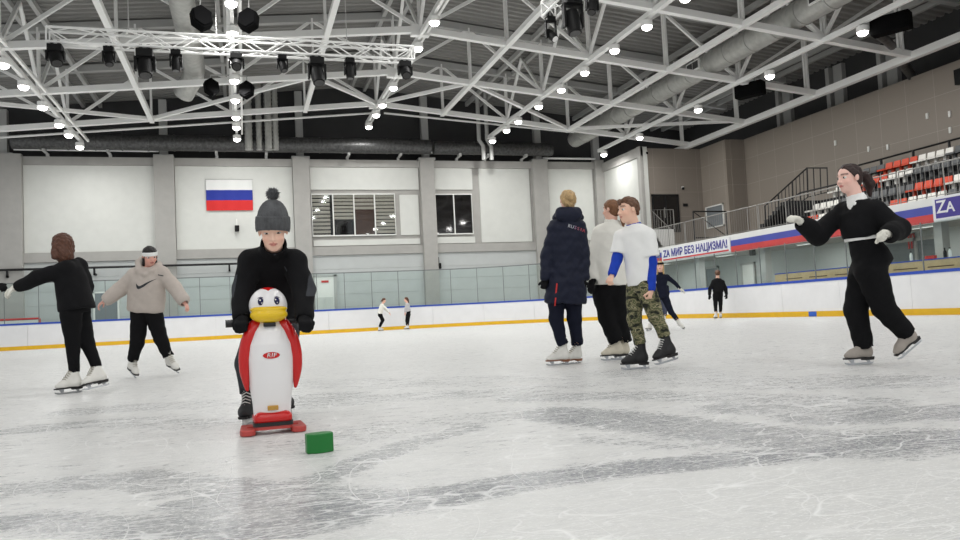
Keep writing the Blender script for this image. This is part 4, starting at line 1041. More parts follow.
class Head:
    def __init__(s, c, f, up, hh):
        s.c = np.asarray(c, float); s.F = _n(f); up = np.asarray(up, float); s.U = _n(up-s.F*np.dot(up, s.F)); s.S = np.cross(s.U, s.F); s.h = hh
    def P(s, S, F, U): return s.c + s.h*(s.S*S+s.F*F+s.U*U)
    def ell(s, S, F, U, rs, rf, ru): return p_ell(s.P(S, F, U), (s.S, s.F, s.U), (rs*s.h, rf*s.h, ru*s.h))
    def cone(s, a, b, ra, rb, cap=(0, 0)): return p_cone(s.P(*a), s.P(*b), ra*s.h, rb*s.h, cap)
    def grow(s, g):
        h = s.h
        g.apply(s.ell(0, -0.05, 0.13, 0.33, 0.40, 0.37), 0.02*h)
        g.apply(s.ell(0, 0.09, -0.16, 0.265, 0.275, 0.32), 0.10*h)
        g.apply(s.ell(0, 0.20, -0.40, 0.12, 0.10, 0.09), 0.10*h)
        for q in (-1, 1):
            g.apply(s.ell(q*0.17, 0.25, -0.13, 0.10, 0.08, 0.09), 0.06*h)
            g.apply(s.ell(q*0.145, 0.375, 0.025, 0.085, 0.06, 0.055), 0.05*h, 's')
        g.apply(s.ell(0, 0.31, 0.125, 0.22, 0.05, 0.035), 0.05*h)
        g.apply(s.cone((0, 0.34, 0.04), (0, 0.43, -0.115), 0.03, 0.045), 0.04*h)
        for q in (-1, 1):
            g.apply(s.ell(q*0.055, 0.37, -0.13, 0.04, 0.04, 0.035), 0.02*h)
            g.apply(s.ell(q*0.345, -0.04, -0.01, 0.035, 0.085, 0.13), 0.015*h)
        g.apply(s.ell(0, 0.335, -0.235, 0.105, 0.045, 0.026), 0.015*h)
        g.apply(s.ell(0, 0.335, -0.285, 0.09, 0.045, 0.028), 0.015*h)
    def tint(s, V, base, lips, brow):
        q = (V-s.c)/s.h; S, F, U = q@s.S, q@s.F, q@s.U
        col = np.repeat(np.array([base], float), len(V), 0)
        def blend(m, c):
            m = np.clip(m, 0, 1)[:, None]; col[:] = col*(1-m)+np.array(c)*m
        front = (F > 0.12)
        blend(front*0.35*np.exp(-(((np.abs(S)-0.2)/0.1)**2+((U+0.13)/0.11)**2)), (base[0]*1.0, base[1]*0.72, base[2]*0.68))
        blend(front*0.9*((np.abs(S) < 0.11) & (np.abs(U+0.258) < 0.042*(1.15-(S/0.11)**2))), lips)
        blend(front*0.55*((np.abs(S) < 0.10) & (np.abs(U+0.259) < 0.007)), (lips[0]*0.4, lips[1]*0.4, lips[2]*0.4))
        b = np.abs(U-(0.125+0.02*np.cos((np.abs(S)-0.15)*12)))
        blend(front*0.85*((np.abs(S) > 0.055) & (np.abs(S) < 0.25) & (b < 0.026)), brow)
        return col
    def eyes(s, parent, n=12, lid=0.72, look=0.0):
        for q in (-1, 1):
            mb = MB(); c = s.P(q*0.145, 0.275, 0.02); r = 0.064*s.h
            mb.ball((0, 0, 0), (r*1.15, r*lid, r), n)
            o = mb.build('eye', [EYEW, EYED], parent, smooth=True)
            me = o.data
            # iris: the faces that look forward; the ball's pole is turned to the gaze
            M3 = Matrix((Vector(s.S), Vector(s.U), Vector(s.F))).transposed().to_4x4(); M3.translation = Vector(c); me.transform(M3)
            for p in me.polygons:
                d = p.center-Vector(c); w = Vector((d.dot(Vector(s.S)), d.dot(Vector(s.U))-look*r)); p.material_index = 1 if (d.dot(Vector(s.F)) > 0 and w.length < 0.62*r) else 0
                p.use_smooth = True

def hand_prims(wr, d, palm, s, curl=0.35, side=1, fat=0.0, tcurl=0.3, spread=1.0):
    # wr wrist, d pointing direction, palm = direction the palm faces, side = which way the thumb lies
    d = _n(d); palm = np.asarray(palm, float); palm = _n(palm-d*np.dot(palm, d)); sd = np.cross(d, palm)*side
    out = []; r = 0.0095*s+fat
    kn = wr + d*0.085*s
    out.append((p_cone(wr, wr+d*0.03*s, 0.024*s+fat, 0.027*s+fat), 0.012*s))
    for o in (-0.026, -0.009, 0.009, 0.026):
        out.append((p_cone(wr+d*0.025*s+sd*o*0.7*s, kn+sd*o*s, 0.0145*s+fat, 0.0125*s+fat), 0.010*s))
    lens = {0.026: (0.040, 0.025, 0.020), 0.009: (0.044, 0.029, 0.021), -0.009: (0.041, 0.027, 0.020), -0.026: (0.032, 0.020, 0.018)}
    for o, ls in lens.items():
        p = kn+sd*o*s; a = 0.0; dd = _n(d+sd*o*3.0*spread)
        for j, l in enumerate(ls):
            a += curl*(0.9 if j == 0 else 1.15)
            v = dd*math.cos(a)+palm*math.sin(a); q = p+v*l*s
            out.append((p_cone(p, q, r*(1-0.10*j), r*(0.93-0.10*j)), 0.004*s)); p = q
    p = wr+d*0.022*s+sd*0.020*s; v = _n(d*0.75+sd*0.75+palm*0.35)
    for j, l in enumerate((0.040, 0.030, 0.024)):
        q = p+v*l*s; out.append((p_cone(p, q, (0.0145-0.0018*j)*s+fat, (0.0125-0.0018*j)*s+fat), 0.006*s)); p = q
        v = _n(v*math.cos(tcurl)+(-sd*0.6+palm*0.5)*math.sin(tcurl))
    return out

def skate(parent, H, T, kn, boot, sole, blade_holder=None, lace=None, h=0.006, low=False, sock=None, shaft=1.0):
    H = np.asarray(H, float); T = np.asarray(T, float); L = np.linalg.norm(T-H); f = (T-H)/L; b = L/0.29
    u = np.asarray(kn, float)-H; u = _n(u-f*np.dot(u, f)); sd = np.cross(f, u)
    P = lambda F, U, S=0.0: H+f*F*b+u*U*b+sd*S*b
    pts = np.array([P(-0.03, 0.0, -0.08), P(0.32, 0.0, 0.08), P(0.02, 0.33), P(0.13, 0.33), P(0, 0, 0.09), P(0.3, 0, -0.09)])
    g = Field(pts.min(0)-0.05, pts.max(0)+0.05, h)
    E3 = (f, u, sd)
    g.apply(p_ell(P(0.055, 0.105), E3, (0.046*b, 0.055*b, 0.036*b)))
    g.apply(p_cone(P(0.06, 0.10), P(0.20, 0.092), 0.038*b, 0.038*b), 0.03*b)
    g.apply(p_ell(P(0.225, 0.083), E3, (0.060*b, 0.033*b, 0.038*b)), 0.03*b)
    g.apply(p_cone(P(0.062, 0.11), P(0.068, 0.15+0.10*shaft), 0.040*b, 0.046*b, (0, 1)), 0.05*b)
    g.apply(p_cone(P(0.10, 0.115+0.075*shaft), P(0.20, 0.10), 0.030*b, 0.028*b), 0.04*b)
    g.apply(p_cone(P(0.066, 0.15+0.06*shaft), P(0.070, 0.17+0.12*shaft), 0.032*b, 0.034*b), 0.0, 's')
    g.keep(P(0, 0.060), u)
    o = g.build('skate', boot, parent)
    mb = MB()
    def slab(poly, s0, s1):   # outline in the foot's long plane, thickness across
        v = [P(F, U, s0) for F, U in poly]+[P(F, U, s1) for F, U in poly]; n = len(poly)
        mb.add(v, [tuple(range(n))[::-1], tuple(range(n, 2*n))]+[(i, (i+1) % n, n+(i+1) % n, n+i) for i in range(n)])
    slab([(0.012, 0.036), (0.09, 0.036), (0.10, 0.064), (0.004, 0.064)], -0.034, 0.034)
    for F0, F1, w0 in ((0.09, 0.16, 0.030), (0.16, 0.25, 0.038), (0.25, 0.285, 0.026)):
        slab([(F0, 0.050), (F1, 0.050), (F1, 0.064), (F0, 0.064)], -w0, w0)
    mb.build('sole', sole, o)
    mb = MB()
    slab([(0.0, 0.006), (0.02, 0.0), (0.25, 0.0), (0.285, 0.012), (0.292, 0.026), (0.275, 0.024), (0.24, 0.017), (-0.01, 0.017)], -0.0028, 0.0028)
    if blade_holder is None:
        slab([(0.03, 0.014), (0.05, 0.014), (0.07, 0.038), (0.03, 0.038)], -0.004, 0.004)
        slab([(0.20, 0.014), (0.22, 0.014), (0.25, 0.052), (0.19, 0.052)], -0.004, 0.004)
        slab([(0.02, 0.034), (0.085, 0.034), (0.085, 0.038), (0.02, 0.038)], -0.024, 0.024)
        slab([(0.17, 0.047), (0.26, 0.047), (0.26, 0.052), (0.17, 0.052)], -0.026, 0.026)
    mb.build('blade', BLADE, o)
    if blade_holder is not None:
        mb = MB(); slab([(0.0, 0.012), (0.27, 0.012), (0.26, 0.052), (0.17, 0.052), (0.15, 0.030), (0.11, 0.030), (0.095, 0.040), (0.01, 0.040)], -0.010, 0.010)
        mb.build('blade_holder', blade_holder, o)
    if lace is not None:
        mb = MB()
        for i in range(6):
            t = i/5; c0 = P(0.130+0.085*t, 0.222-0.092*t); 
            c0 = P(0.131+0.083*t, 0.232-0.095*t)
            for q in (-1, 1):
                mb.tube([P(0.118+0.083*t, 0.216-0.093*t, 0.030*q), P(0.134+0.083*t, 0.232-0.096*t, 0), P(0.126+0.083*t-0.012, 0.212-0.093*t, -0.030*q)], 0.0035*b, 5)
        mb.build('laces', lace, o)
    if sock is not None:
        MB().tube([P(0.068, 0.20+0.08*shaft), P(0.072, 0.30)], [0.044*b, 0.046*b], 14).build('sock', sock, o, smooth=True)
    return o

BODY_T = [(-0.12, 0.150, 0.095, 0), (0.0, 0.160, 0.105, -0.01), (0.18, 0.150, 0.100, 0), (0.38, 0.128, 0.090, 0.005), (0.62, 0.150, 0.100, 0.01), (0.80, 0.160, 0.095, 0.0), (0.92, 0.115, 0.075, -0.01), (1.0, 0.065, 0.060, -0.01)]
def person(sp):
    J = {k: np.array(v, float) for k, v in sp['J'].items()}; s = sp['s']; v = sp['vox']
    for q in 'ab':
        k2 = sp['skate'][q]; H, T = np.array(k2['H'], float), np.array(k2['T'], float); l = np.linalg.norm(T-H); f = (T-H)/l; u = J['kn'+q]-H; u = _n(u-f*np.dot(u, f)); b = l/0.29
        J['an'+q] = H+f*0.068*b+u*(0.15+sp.get('cuffup', 0.05))*b; J['to'+q] = H+f*0.19*b+u*0.095*b; J['ak'+q] = H+f*0.066*b+u*0.14*b
    hd = Head(J['head'], sp['face'], sp.get('up', (0, 0, 1)), sp['hh'])
    hip, neck = J['hip'], J['neck']; ax = _n(neck-hip); L = np.linalg.norm(neck-hip)
    sh = _n(J['hpb']-J['hpa']); sh = _n(sh-ax*np.dot(sh, ax)); ss = _n(J['shb']-J['sha']); ss = _n(ss-ax*np.dot(ss, ax))
    front = np.asarray(sp['front'], float)
    if np.dot(np.cross(sh, ax), front) < 0: sh, ss = -sh, -ss
    A = np.array(list(J.values())); g = Field(A.min(0)-[0.26, 0.26, 0.12], A.max(0)+[0.26, 0.26, 0.26], v)
    def scaled(tab, add=0.0): return [(t, w*s+add, d*s+add, f*s) for t, w, d, f in tab]
    # ---- the body, one surface from head to toe
    g.apply(p_loft(hip, ax, L, sh, ss, scaled(sp.get('body', BODY_T), -0.006), -0.10, 1.0), 0)
    g.apply(p_cone(neck-ax*0.02*s, hd.P(0, -0.06, -0.22), 0.058*s, 0.25*hd.h), 0.03*s)
    hd.grow(g)
    for q in 'ab':
        S, E, W, D = J['sh'+q], J['el'+q], J['wr'+q], J['hd'+q]
        g.apply(p_cone(neck-ax*0.05*s, S, 0.045*s, 0.050*s), 0.04*s)
        g.apply(p_cone(S, E, 0.048*s, 0.037*s), 0.02*s); g.apply(p_cone(E, W, 0.038*s, 0.025*s), 0.01*s)
        h_ = sp['hand'][q]
        for pr, k in hand_prims(W, D-W, h_['palm'], s*sp.get('hs', 1.0), h_.get('curl', 0.35), h_.get('side', 1), 0.0, h_.get('tcurl', 0.3)): g.apply(pr, k)
        HP, K, AN, T = J['hp'+q], J['kn'+q], J['an'+q], J['to'+q]
        g.apply(p_cone(HP, K, 0.078*s, 0.050*s), 0.03*s); g.apply(p_cone(K, AN, 0.050*s, 0.034*s), 0.015*s)
        g.apply(p_cone(AN, J['ak'+q], 0.034*s, 0.033*s), 0.01*s); g.apply(p_cone(J['ak'+q]-_n(AN-J['ak'+q])*0.045*s, T, 0.026*s, 0.024*s), 0.01*s)
    V, F = g.mesh()
    me = bpy.data.meshes.new('person'); me.from_pydata(V.tolist(), [], F.tolist()); me.materials.append(SKIN)
    me.polygons.foreach_set('use_smooth', [True]*len(me.polygons))
    skin = srgb(*sp.get('skin', (232, 186, 164)))
    col = hd.tint(V, skin, srgb(*sp.get('lips', (190, 110, 104))), srgb(*sp.get('brow', (86, 62, 48))))
    at = me.attributes.new('tint', 'FLOAT_COLOR', 'POINT'); at.data.foreach_set('color', np.concatenate([col, np.ones((len(V), 1))], 1).astype(np.float32).ravel())
    root = bpy.data.objects.new('person', me); C.objects.link(root)
    root.location = sp['loc']; root.rotation_euler = (0, 0, -YAW)
    tag(root, sp['label'], 'person')
    if sp.get('eyes', True): hd.eyes(root, lid=sp.get('lid', 0.72), look=sp.get('look', 0.0))
    # ---- trousers
    tr = sp['legs']; g = Field(A.min(0)-[0.26, 0.26, 0.05], np.maximum(J['hip'], np.maximum(J['hpa'], J['hpb']))+[0.32, 0.32, 0.30], tr.get('vox', v*1.25))
    g.lo  # grid spans both legs
    r = tr['r']
    g.apply(p_loft(hip, ax, L, sh, sh, [(t, w*s+tr.get('w', 0.012), d*s+tr.get('w', 0.012), f*s) for t, w, d, f in sp.get('body', BODY_T)], -0.14, tr.get('top', 0.28)), 0)
    for q in 'ab':
        HP, K, AN = J['hp'+q], J['kn'+q], J['an'+q]
        e = tr.get('end', 0.97); end = K+(AN-K)*e
        g.apply(p_cone(HP, K, r[0], r[1]), 0.03*s); g.apply(p_cone(K, end, r[1], r[2], (0, 1)), 0.02*s)
        if tr.get('cuff'): g.apply(p_cone(K+(AN-K)*(e-0.10), end, r[2]+0.004, r[2]+0.002, (0, 1)), 0.008)
    if tr.get('wr', 0.004): g.wrinkle(tr.get('wr', 0.004), tr.get('ws', 42), 3, (1, 1, 1.4))
    for q in 'ab':
        K, AN = J['kn'+q], J['an'+q]; e = tr.get('end', 0.97); d = _n(AN-K)
        g.apply(p_cone(K+(AN-K)*e-d*0.05, K+(AN-K)*e+d*0.05, max(0.012, r[2]-0.007), max(0.012, r[2]-0.007)), 0, 's')
    g.build('trousers', tr['m'], root)
    # ---- tops, inner layer first
    tops = []
    for tp in sp['tops']:
        g = Field(A.min(0)-[0.26, 0.26, 0.0], A.max(0)+[0.26, 0.26, 0.1], tp.get('vox', v*1.25))
        g.apply(p_loft(hip, ax, L, sh, ss, tp['tab'], tp['t0'], tp.get('t1', 1.0)), 0)
        ra = tp['r']; k = tp.get('k', 0.05)
        for q in 'ab':
            S, E, W = J['sh'+q], J['el'+q], J['wr'+q]; rr = tp.get('r'+q, ra)
            g.apply(p_cone(neck-ax*0.085*s, S, rr[0]*0.62, rr[0]), k*s)
            e = tp.get('sl', 1.0)
            if e <= 1.0 and tp.get('short'):
                g.apply(p_cone(S, S+(E-S)*tp['short'], rr[0], rr[1], (0, 1)), 0.02*s)
            else:
                g.apply(p_cone(S, E, rr[0], rr[1]), 0.03*s); g.apply(p_cone(E, E+(W-E)*0.9, rr[1], rr[2]), 0.02*s)
                g.apply(p_cone(E+(W-E)*0.86, E+(W-E)*e, rr[3], rr[3]*0.96, (0, 1)), 0.012*s)
        for c in tp.get('extra', []):
            g.apply(p_cone(*c[:4]), c[4] if len(c) > 4 else 0.02)
        if tp.get('wr', 0.005): g.wrinkle(tp.get('wr', 0.005), tp.get('ws', 34), 7, tp.get('st', (1, 1, 1.2)))
        if tp.get('collar'):
            cr, ch = tp['collar']; g.apply(p_cone(neck-ax*0.03*s, neck+(hd.P(0, -0.08, -0.30)-neck)*ch, cr*1.08, cr, (0, 1)), 0.012)
            g.apply(p_cone(neck+ax*0.005*s, neck+(hd.P(0, -0.08, -0.30)-neck)*(ch+0.5), cr-0.012, cr-0.012), 0, 's')
        else:
            g.apply(p_cone(neck-ax*0.03*s, hd.P(0, -0.06, -0.1), tp.get('hole', 0.066)*s, tp.get('hole', 0.066)*s), 0.01, 's')
        for c in tp.get('cut', []): g.apply(p_cone(*c), 0.005, 's')
        for p_, n_ in tp.get('keep', []): g.keep(p_, n_)
        for q in 'ab':   # hollow the sleeve ends and the hem so cuffs read as cloth edges
            if not tp.get('short'):
                E, W = J['el'+q], J['wr'+q]; d = _n(W-E); e = E+(W-E)*tp.get('sl', 1.0); rr = tp.get('r'+q, ra)
                g.apply(p_cone(e-d*0.03, e+d*0.05, max(0.01, rr[3]-0.008), max(0.01, rr[3]-0.008)), 0, 's')
        tops.append(g.build(tp['name'], tp['m'], root, pick=tp.get('pick')))
    top = tops[-1]
    ctx = dict(root=root, J=J, hd=hd, hip=hip, neck=neck, ax=ax, L=L, sh=sh, ss=ss, s=s, top=top, v=v, front=front)
    # ---- gloves
    for q in 'ab':
        gl = sp['hand'][q].get('glove')
        if gl is not None:
            W, D = J['wr'+q], J['hd'+q]; d = _n(D-W); h_ = sp['hand'][q]; hs = s*sp.get('hs', 1.0)
            g = Field(np.minimum(W, D)-0.22*hs-0.03, np.maximum(W, D)+0.22*hs+0.03, max(0.0045, v*0.8))
            for pr, k2 in hand_prims(W, D-W, h_['palm'], hs, h_.get('curl', 0.35), h_.get('side', 1), 0.0055, h_.get('tcurl', 0.3)): g.apply(pr, k2)
            g.apply(p_cone(W-d*0.05*hs, W+d*0.03*hs, 0.034*hs, 0.031*hs, (1, 0)), 0.012)
            g.build('glove', gl, root)
    # ---- skates
    for q in 'ab':
        k2 = sp['skate'][q]; skate(root, k2['H'], k2['T'], J['kn'+q]*0.5+J['an'+q]*0.5, k2['boot'], k2['sole'], k2.get('holder'), k2.get('lace'), max(0.005, v*0.9), sock=k2.get('sock'), shaft=k2.get('shaft', 1.0))
    return ctx

def hair_cap(ctx, m, prims=(), lo=-0.30, thick=1.10, line=(0.79, -0.61, 0.075), name='hair', waves=0.004, h=None, back=-0.28):
    hd = ctx['hd']; hh = hd.h; h = h or max(0.004, ctx['v']*0.8)
    pts = [hd.P(a, b, c) for a in (-0.55, 0.55) for b in (-0.65, 0.55) for c in (-0.5, 0.62)]
    for p in prims: pts += [p[1], p[2]]
    pts = np.array(pts); g = Field(pts.min(0)-0.02, pts.max(0)+0.02, h)
    g.apply(hd.ell(0, -0.055, 0.125, 0.345*thick, 0.405*thick, 0.375*thick))
    g.apply(hd.ell(0, -0.17, -0.05, 0.30*thick, 0.27*thick, 0.30*thick), 0.04*hh)
    n = hd.F*line[0]+hd.U*line[1]; g.keep(hd.c+hd.h*line[2]*n/np.dot(n, n)**0.5, -n)
    g.keep(hd.P(0, 0, back), hd.U)
    for p in prims: g.apply(p, 0.02*hh)
    if waves: g.wrinkle(waves, 150, 5, (1.6, 1.6, 0.35))
    return g.build(name, m, ctx['root'])

# joints of every skater in metres, in the skater's own frame (x right, y away, z up)
PX = {}
PX['boy'] = dict(loc=(0.1135, 4.8397, 0), J={'head': [0.1814, -0.42, 1.094], 'neck': [0.1377, -0.27, 1.0032], 'sha': [0.0041, -0.25, 0.9368], 'shb': [0.2498, -0.25, 0.9246], 'ela': [-0.0252, -0.32, 0.7816], 'elb': [0.3175, -0.32, 0.7702], 'wra': [0.016, -0.47, 0.6234], 'wrb': [0.346, -0.47, 0.6071], 'hda': [0.0233, -0.55, 0.5759], 'hdb': [0.3734, -0.55, 0.5639], 'hip': [0.0167, 0.08, 0.5951], 'hpa': [-0.0522, 0.08, 0.5496], 'hpb': [0.0945, 0.08, 0.5424], 'kna': [-0.1045, -0.05, 0.3595], 'knb': [0.0822, 0.1, 0.3406]},
  sk={'a': ([-0.1106, 0.05, 0.002], [-0.0865, -0.2039, 0.002]), 'b': ([-0.0064, 0.45, 0.002], [0.0909, 0.2143, 0.002])}, D={'logo': [0.1721, -0.4, 0.9798], 'zipa': [0.2109, -0.4, 0.903], 'zipb': [0.2264, -0.4, 0.8746]})
PX['woman'] = dict(loc=(4.9032, 5.2164, 0), J={'head': [-0.0391, 0.0, 1.5553], 'neck': [0.0138, 0.0, 1.3714], 'sha': [-0.0395, 0.13, 1.2988], 'shb': [0.0901, -0.13, 1.2662], 'ela': [-0.2882, 0.12, 1.1048], 'elb': [0.2163, -0.22, 1.094], 'wra': [-0.4337, 0.04, 1.1967], 'wrb': [0.0665, -0.36, 1.0467], 'hda': [-0.5123, 0.0, 1.2632], 'hdb': [-0.0321, -0.4, 1.0554], 'hip': [0.0572, 0.0, 0.8499], 'hpa': [0.0706, 0.09, 0.7706], 'hpb': [0.0385, -0.09, 0.7628], 'kna': [-0.0251, 0.08, 0.4637], 'knb': [0.1263, -0.08, 0.4555]},
  sk={'a': ([0.0868, 0.09, 0.002], [-0.181, 0.0193, 0.002]), 'b': ([0.4321, -0.05, 0.1781], [0.2205, -0.07, 0.0264])}, D={})
PX['black'] = dict(loc=(-1.5851, 8.5593, 0), J={'head': [-0.15, 0.0, 1.4627], 'neck': [-0.0929, 0.0, 1.3089], 'sha': [-0.0708, -0.1, 1.2218], 'shb': [-0.046, 0.12, 1.2636], 'ela': [-0.3106, -0.15, 1.1424], 'elb': [0.0206, 0.12, 1.0464], 'wra': [-0.5182, -0.15, 1.0642], 'wrb': [-0.0441, 0.16, 0.8876], 'hda': [-0.6071, -0.15, 1.0293], 'hdb': [-0.087, 0.18, 0.7981], 'hip': [-0.0223, 0.0, 0.8446], 'hpa': [-0.0311, -0.08, 0.7754], 'hpb': [-0.0354, 0.08, 0.7753], 'kna': [-0.0276, -0.06, 0.4986], 'knb': [0.0492, 0.06, 0.4802]},
  sk={'a': ([0.0354, -0.03, 0.002], [-0.0995, -0.2696, 0.002]), 'b': ([0.241, 0.1, 0.0479], [0.0992, -0.1338, 0.0184])}, D={})
PX['hood'] = dict(loc=(-1.1112, 10.3263, 0), J={'head': [0.0483, -0.08, 1.4836], 'neck': [-0.0056, -0.02, 1.3542], 'sha': [-0.1652, 0.0, 1.2641], 'shb': [0.1568, 0.0, 1.2605], 'ela': [-0.358, -0.02, 1.0995], 'elb': [0.3207, -0.02, 1.0783], 'wra': [-0.495, -0.1, 0.9693], 'wrb': [0.4457, -0.1, 0.9104], 'hda': [-0.5595, -0.12, 0.9233], 'hdb': [0.5004, -0.12, 0.8465], 'hip': [-0.06, 0.02, 0.8754], 'hpa': [-0.1367, 0.02, 0.7803], 'hpb': [0.0243, 0.02, 0.7846], 'kna': [-0.1515, -0.05, 0.426], 'knb': [0.1351, -0.03, 0.4478]},
  sk={'a': ([-0.3265, 0.1, 0.082], [-0.1539, -0.0831, -0.0158]), 'b': ([0.1715, 0.1, 0.1069], [0.3656, -0.0684, 0.0241])}, D={'s0': [-0.0856, -0.2, 1.1133], 's1': [0.1464, -0.2, 1.1782], 'm0': [0.1542, -0.2, 1.2446], 'm1': [0.2145, -0.2, 1.2294]})
PX['coat'] = dict(loc=(3.1813, 7.5201, 0), J={'head': [0.1272, 0.0, 1.7196], 'neck': [0.1195, 0.0, 1.5817], 'sha': [-0.0256, 0.0, 1.4403], 'shb': [0.2271, 0.0, 1.4277], 'ela': [-0.1148, 0.0, 1.1589], 'elb': [0.2542, 0.0, 1.1617], 'wra': [-0.1552, -0.06, 0.8947], 'wrb': [0.2354, -0.02, 0.877], 'hda': [-0.1923, -0.07, 0.8022], 'hdb': [0.2333, 0.0, 0.7938], 'hip': [0.058, 0.0, 0.8551], 'hpa': [-0.0299, 0.0, 0.7858], 'hpb': [0.1273, 0.0, 0.778], 'kna': [-0.067, 0.0, 0.4938], 'knb': [0.1237, 0.02, 0.4843]},
  sk={'a': ([0.0546, 0.02, 0.002], [-0.2016, -0.0352, 0.002]), 'b': ([0.1878, 0.16, 0.002], [-0.0279, 0.0335, 0.002])}, D={'t0': [0.0956, -0.1, 1.4442], 't1': [0.2798, -0.1, 1.3827], 'za': [-0.0517, -0.1, 0.8515], 'zb': [-0.0852, -0.1, 0.6196]})
PX['white'] = dict(loc=(3.8401, 7.7296, 0), J={'head': [0.0751, 0.0, 1.6506], 'neck': [0.077, 0.0, 1.4946], 'sha': [-0.0549, 0.04, 1.4052], 'shb': [0.2108, -0.02, 1.3858], 'ela': [-0.1404, 0.02, 1.1295], 'elb': [0.2531, 0.0, 1.1085], 'wra': [-0.1793, -0.08, 0.8943], 'wrb': [0.2282, 0.0, 0.8776], 'hda': [-0.2196, -0.09, 0.7868], 'hdb': [0.2216, 0.0, 0.7677], 'hip': [0.0251, 0.0, 0.7994], 'hpa': [-0.0563, 0.0, 0.7263], 'hpb': [0.0865, 0.0, 0.7193], 'kna': [-0.0272, 0.0, 0.472], 'knb': [0.0871, 0.03, 0.4551]},
  sk={'a': ([0.1206, 0.0, 0.002], [-0.1425, -0.071, 0.002]), 'b': ([0.202, 0.14, 0.002], [-0.0234, -0.0087, 0.002])}, D={})
PX['camo'] = dict(loc=(3.5053, 6.3588, 0), J={'head': [-0.0987, -0.02, 1.4646], 'neck': [-0.0479, 0.0, 1.3254], 'sha': [-0.1502, 0.08, 1.227], 'shb': [0.0481, -0.08, 1.2106], 'ela': [-0.2124, 0.06, 1.0229], 'elb': [0.07, -0.1, 0.9704], 'wra': [-0.2811, -0.02, 0.8735], 'wrb': [0.041, -0.14, 0.7163], 'hda': [-0.3184, -0.05, 0.7916], 'hdb': [0.0199, -0.15, 0.6271], 'hip': [-0.0138, 0.0, 0.8244], 'hpa': [-0.0506, 0.07, 0.7456], 'hpb': [0.0121, -0.07, 0.738], 'kna': [-0.0898, 0.05, 0.4696], 'knb': [0.0911, -0.05, 0.4704]},
  sk={'a': ([0.0221, 0.06, 0.002], [-0.2441, 0.0156, 0.002]), 'b': ([0.2668, -0.05, 0.0808], [0.0285, -0.1693, 0.0375])}, D={'x': [-0.0808, 0.0, 0.7816]})
PX['girl'] = dict(loc=(8.9680, 15.1783, 0), J={'head': [-0.144, -0.05, 1.4219], 'neck': [-0.1213, 0.0, 1.2458], 'sha': [-0.2596, 0.0, 1.1638], 'shb': [0.0073, 0.0, 1.1728], 'ela': [-0.348, 0.05, 0.9923], 'elb': [0.1759, 0.0, 1.0312], 'wra': [-0.3798, 0.05, 0.8381], 'wrb': [0.2652, -0.05, 0.8921], 'hda': [-0.4088, 0.05, 0.7284], 'hdb': [0.3505, -0.05, 0.8436], 'hip': [-0.1489, 0.0, 0.8033], 'hpa': [-0.2525, 0.0, 0.7419], 'hpb': [-0.0647, 0.0, 0.7326], 'kna': [-0.3697, 0.05, 0.4601], 'knb': [0.047, 0.0, 0.3951]},
  sk={'a': ([-0.3983, 0.1, 0.002], [-0.5514, -0.0977, 0.002]), 'b': ([0.218, 0.05, 0.0987], [0.2881, -0.1637, -0.0106])}, D={})
PX['behind'] = dict(loc=(13.5787, 23.4649, 0), J={'head': [0.0882, 0.0, 1.4119], 'neck': [0.0765, 0.0, 1.2243], 'sha': [-0.0812, 0.0, 1.1638], 'shb': [0.2426, 0.0, 1.1477], 'ela': [-0.1279, 0.0, 0.961], 'elb': [0.2638, 0.0, 0.9416], 'wra': [-0.1158, -0.05, 0.7887], 'wrb': [0.2071, -0.05, 0.7727], 'hda': [-0.1051, -0.05, 0.686], 'hdb': [0.1837, -0.05, 0.6717], 'hip': [0.0467, 0.0, 0.7475], 'hpa': [-0.0427, 0.0, 0.6836], 'hpb': [0.1275, 0.0, 0.6752], 'kna': [-0.0642, -0.02, 0.4118], 'knb': [0.1228, -0.02, 0.4025]},
  sk={'a': ([-0.0396, 0.05, 0.002], [-0.1996, -0.1289, 0.002]), 'b': ([0.1088, 0.1, 0.002], [0.0378, -0.1293, 0.002])}, D={})
PX['child'] = dict(loc=(14.9093, 22.1711, 0), J={'head': [0.0826, 0.0, 1.4929], 'neck': [0.0728, 0.0, 1.3443], 'sha': [-0.0679, 0.0, 1.2187], 'shb': [0.2289, 0.0, 1.204], 'ela': [-0.1986, 0.0, 0.9935], 'elb': [0.3124, 0.0, 0.9682], 'wra': [-0.2399, -0.04, 0.7963], 'wrb': [0.3205, -0.04, 0.785], 'hda': [-0.2493, -0.05, 0.6976], 'hdb': [0.3097, -0.05, 0.6699], 'hip': [0.0586, 0.0, 0.8816], 'hpa': [-0.0304, 0.0, 0.7868], 'hpb': [0.1179, 0.0, 0.7795], 'kna': [-0.05, 0.0, 0.4905], 'knb': [0.1146, 0.0, 0.4824]},
  sk={'a': ([-0.033, 0.0, 0.002], [-0.1903, -0.1943, 0.002]), 'b': ([0.1052, 0.02, 0.002], [0.1479, 0.2663, 0.002])}, D={})
PX['tinya'] = dict(loc=(5.7278, 34.0000, 0), J={'head': [0.1857, 0.0, 1.3353], 'neck': [0.1129, 0.0, 1.1842], 'sha': [0.0565, 0.08, 1.1436], 'shb': [0.0992, -0.08, 1.1399], 'ela': [0.1801, 0.1, 0.9826], 'elb': [0.2713, -0.1, 0.977], 'wra': [0.3344, 0.05, 0.8199], 'wrb': [0.4143, -0.08, 0.7719], 'hda': [0.3981, 0.04, 0.7284], 'hdb': [0.4765, -0.08, 0.6807], 'hip': [-0.0142, 0.0, 0.793], 'hpa': [-0.0272, 0.07, 0.7052], 'hpb': [0.0133, -0.07, 0.7036], 'kna': [0.0985, 0.05, 0.4782], 'knb': [0.0884, -0.05, 0.4576]},
  sk={'a': ([-0.1207, 0.05, 0.002], [0.1224, 0.05, 0.002]), 'b': ([-0.1254, -0.08, 0.002], [0.0787, 0.0464, 0.002])}, D={})
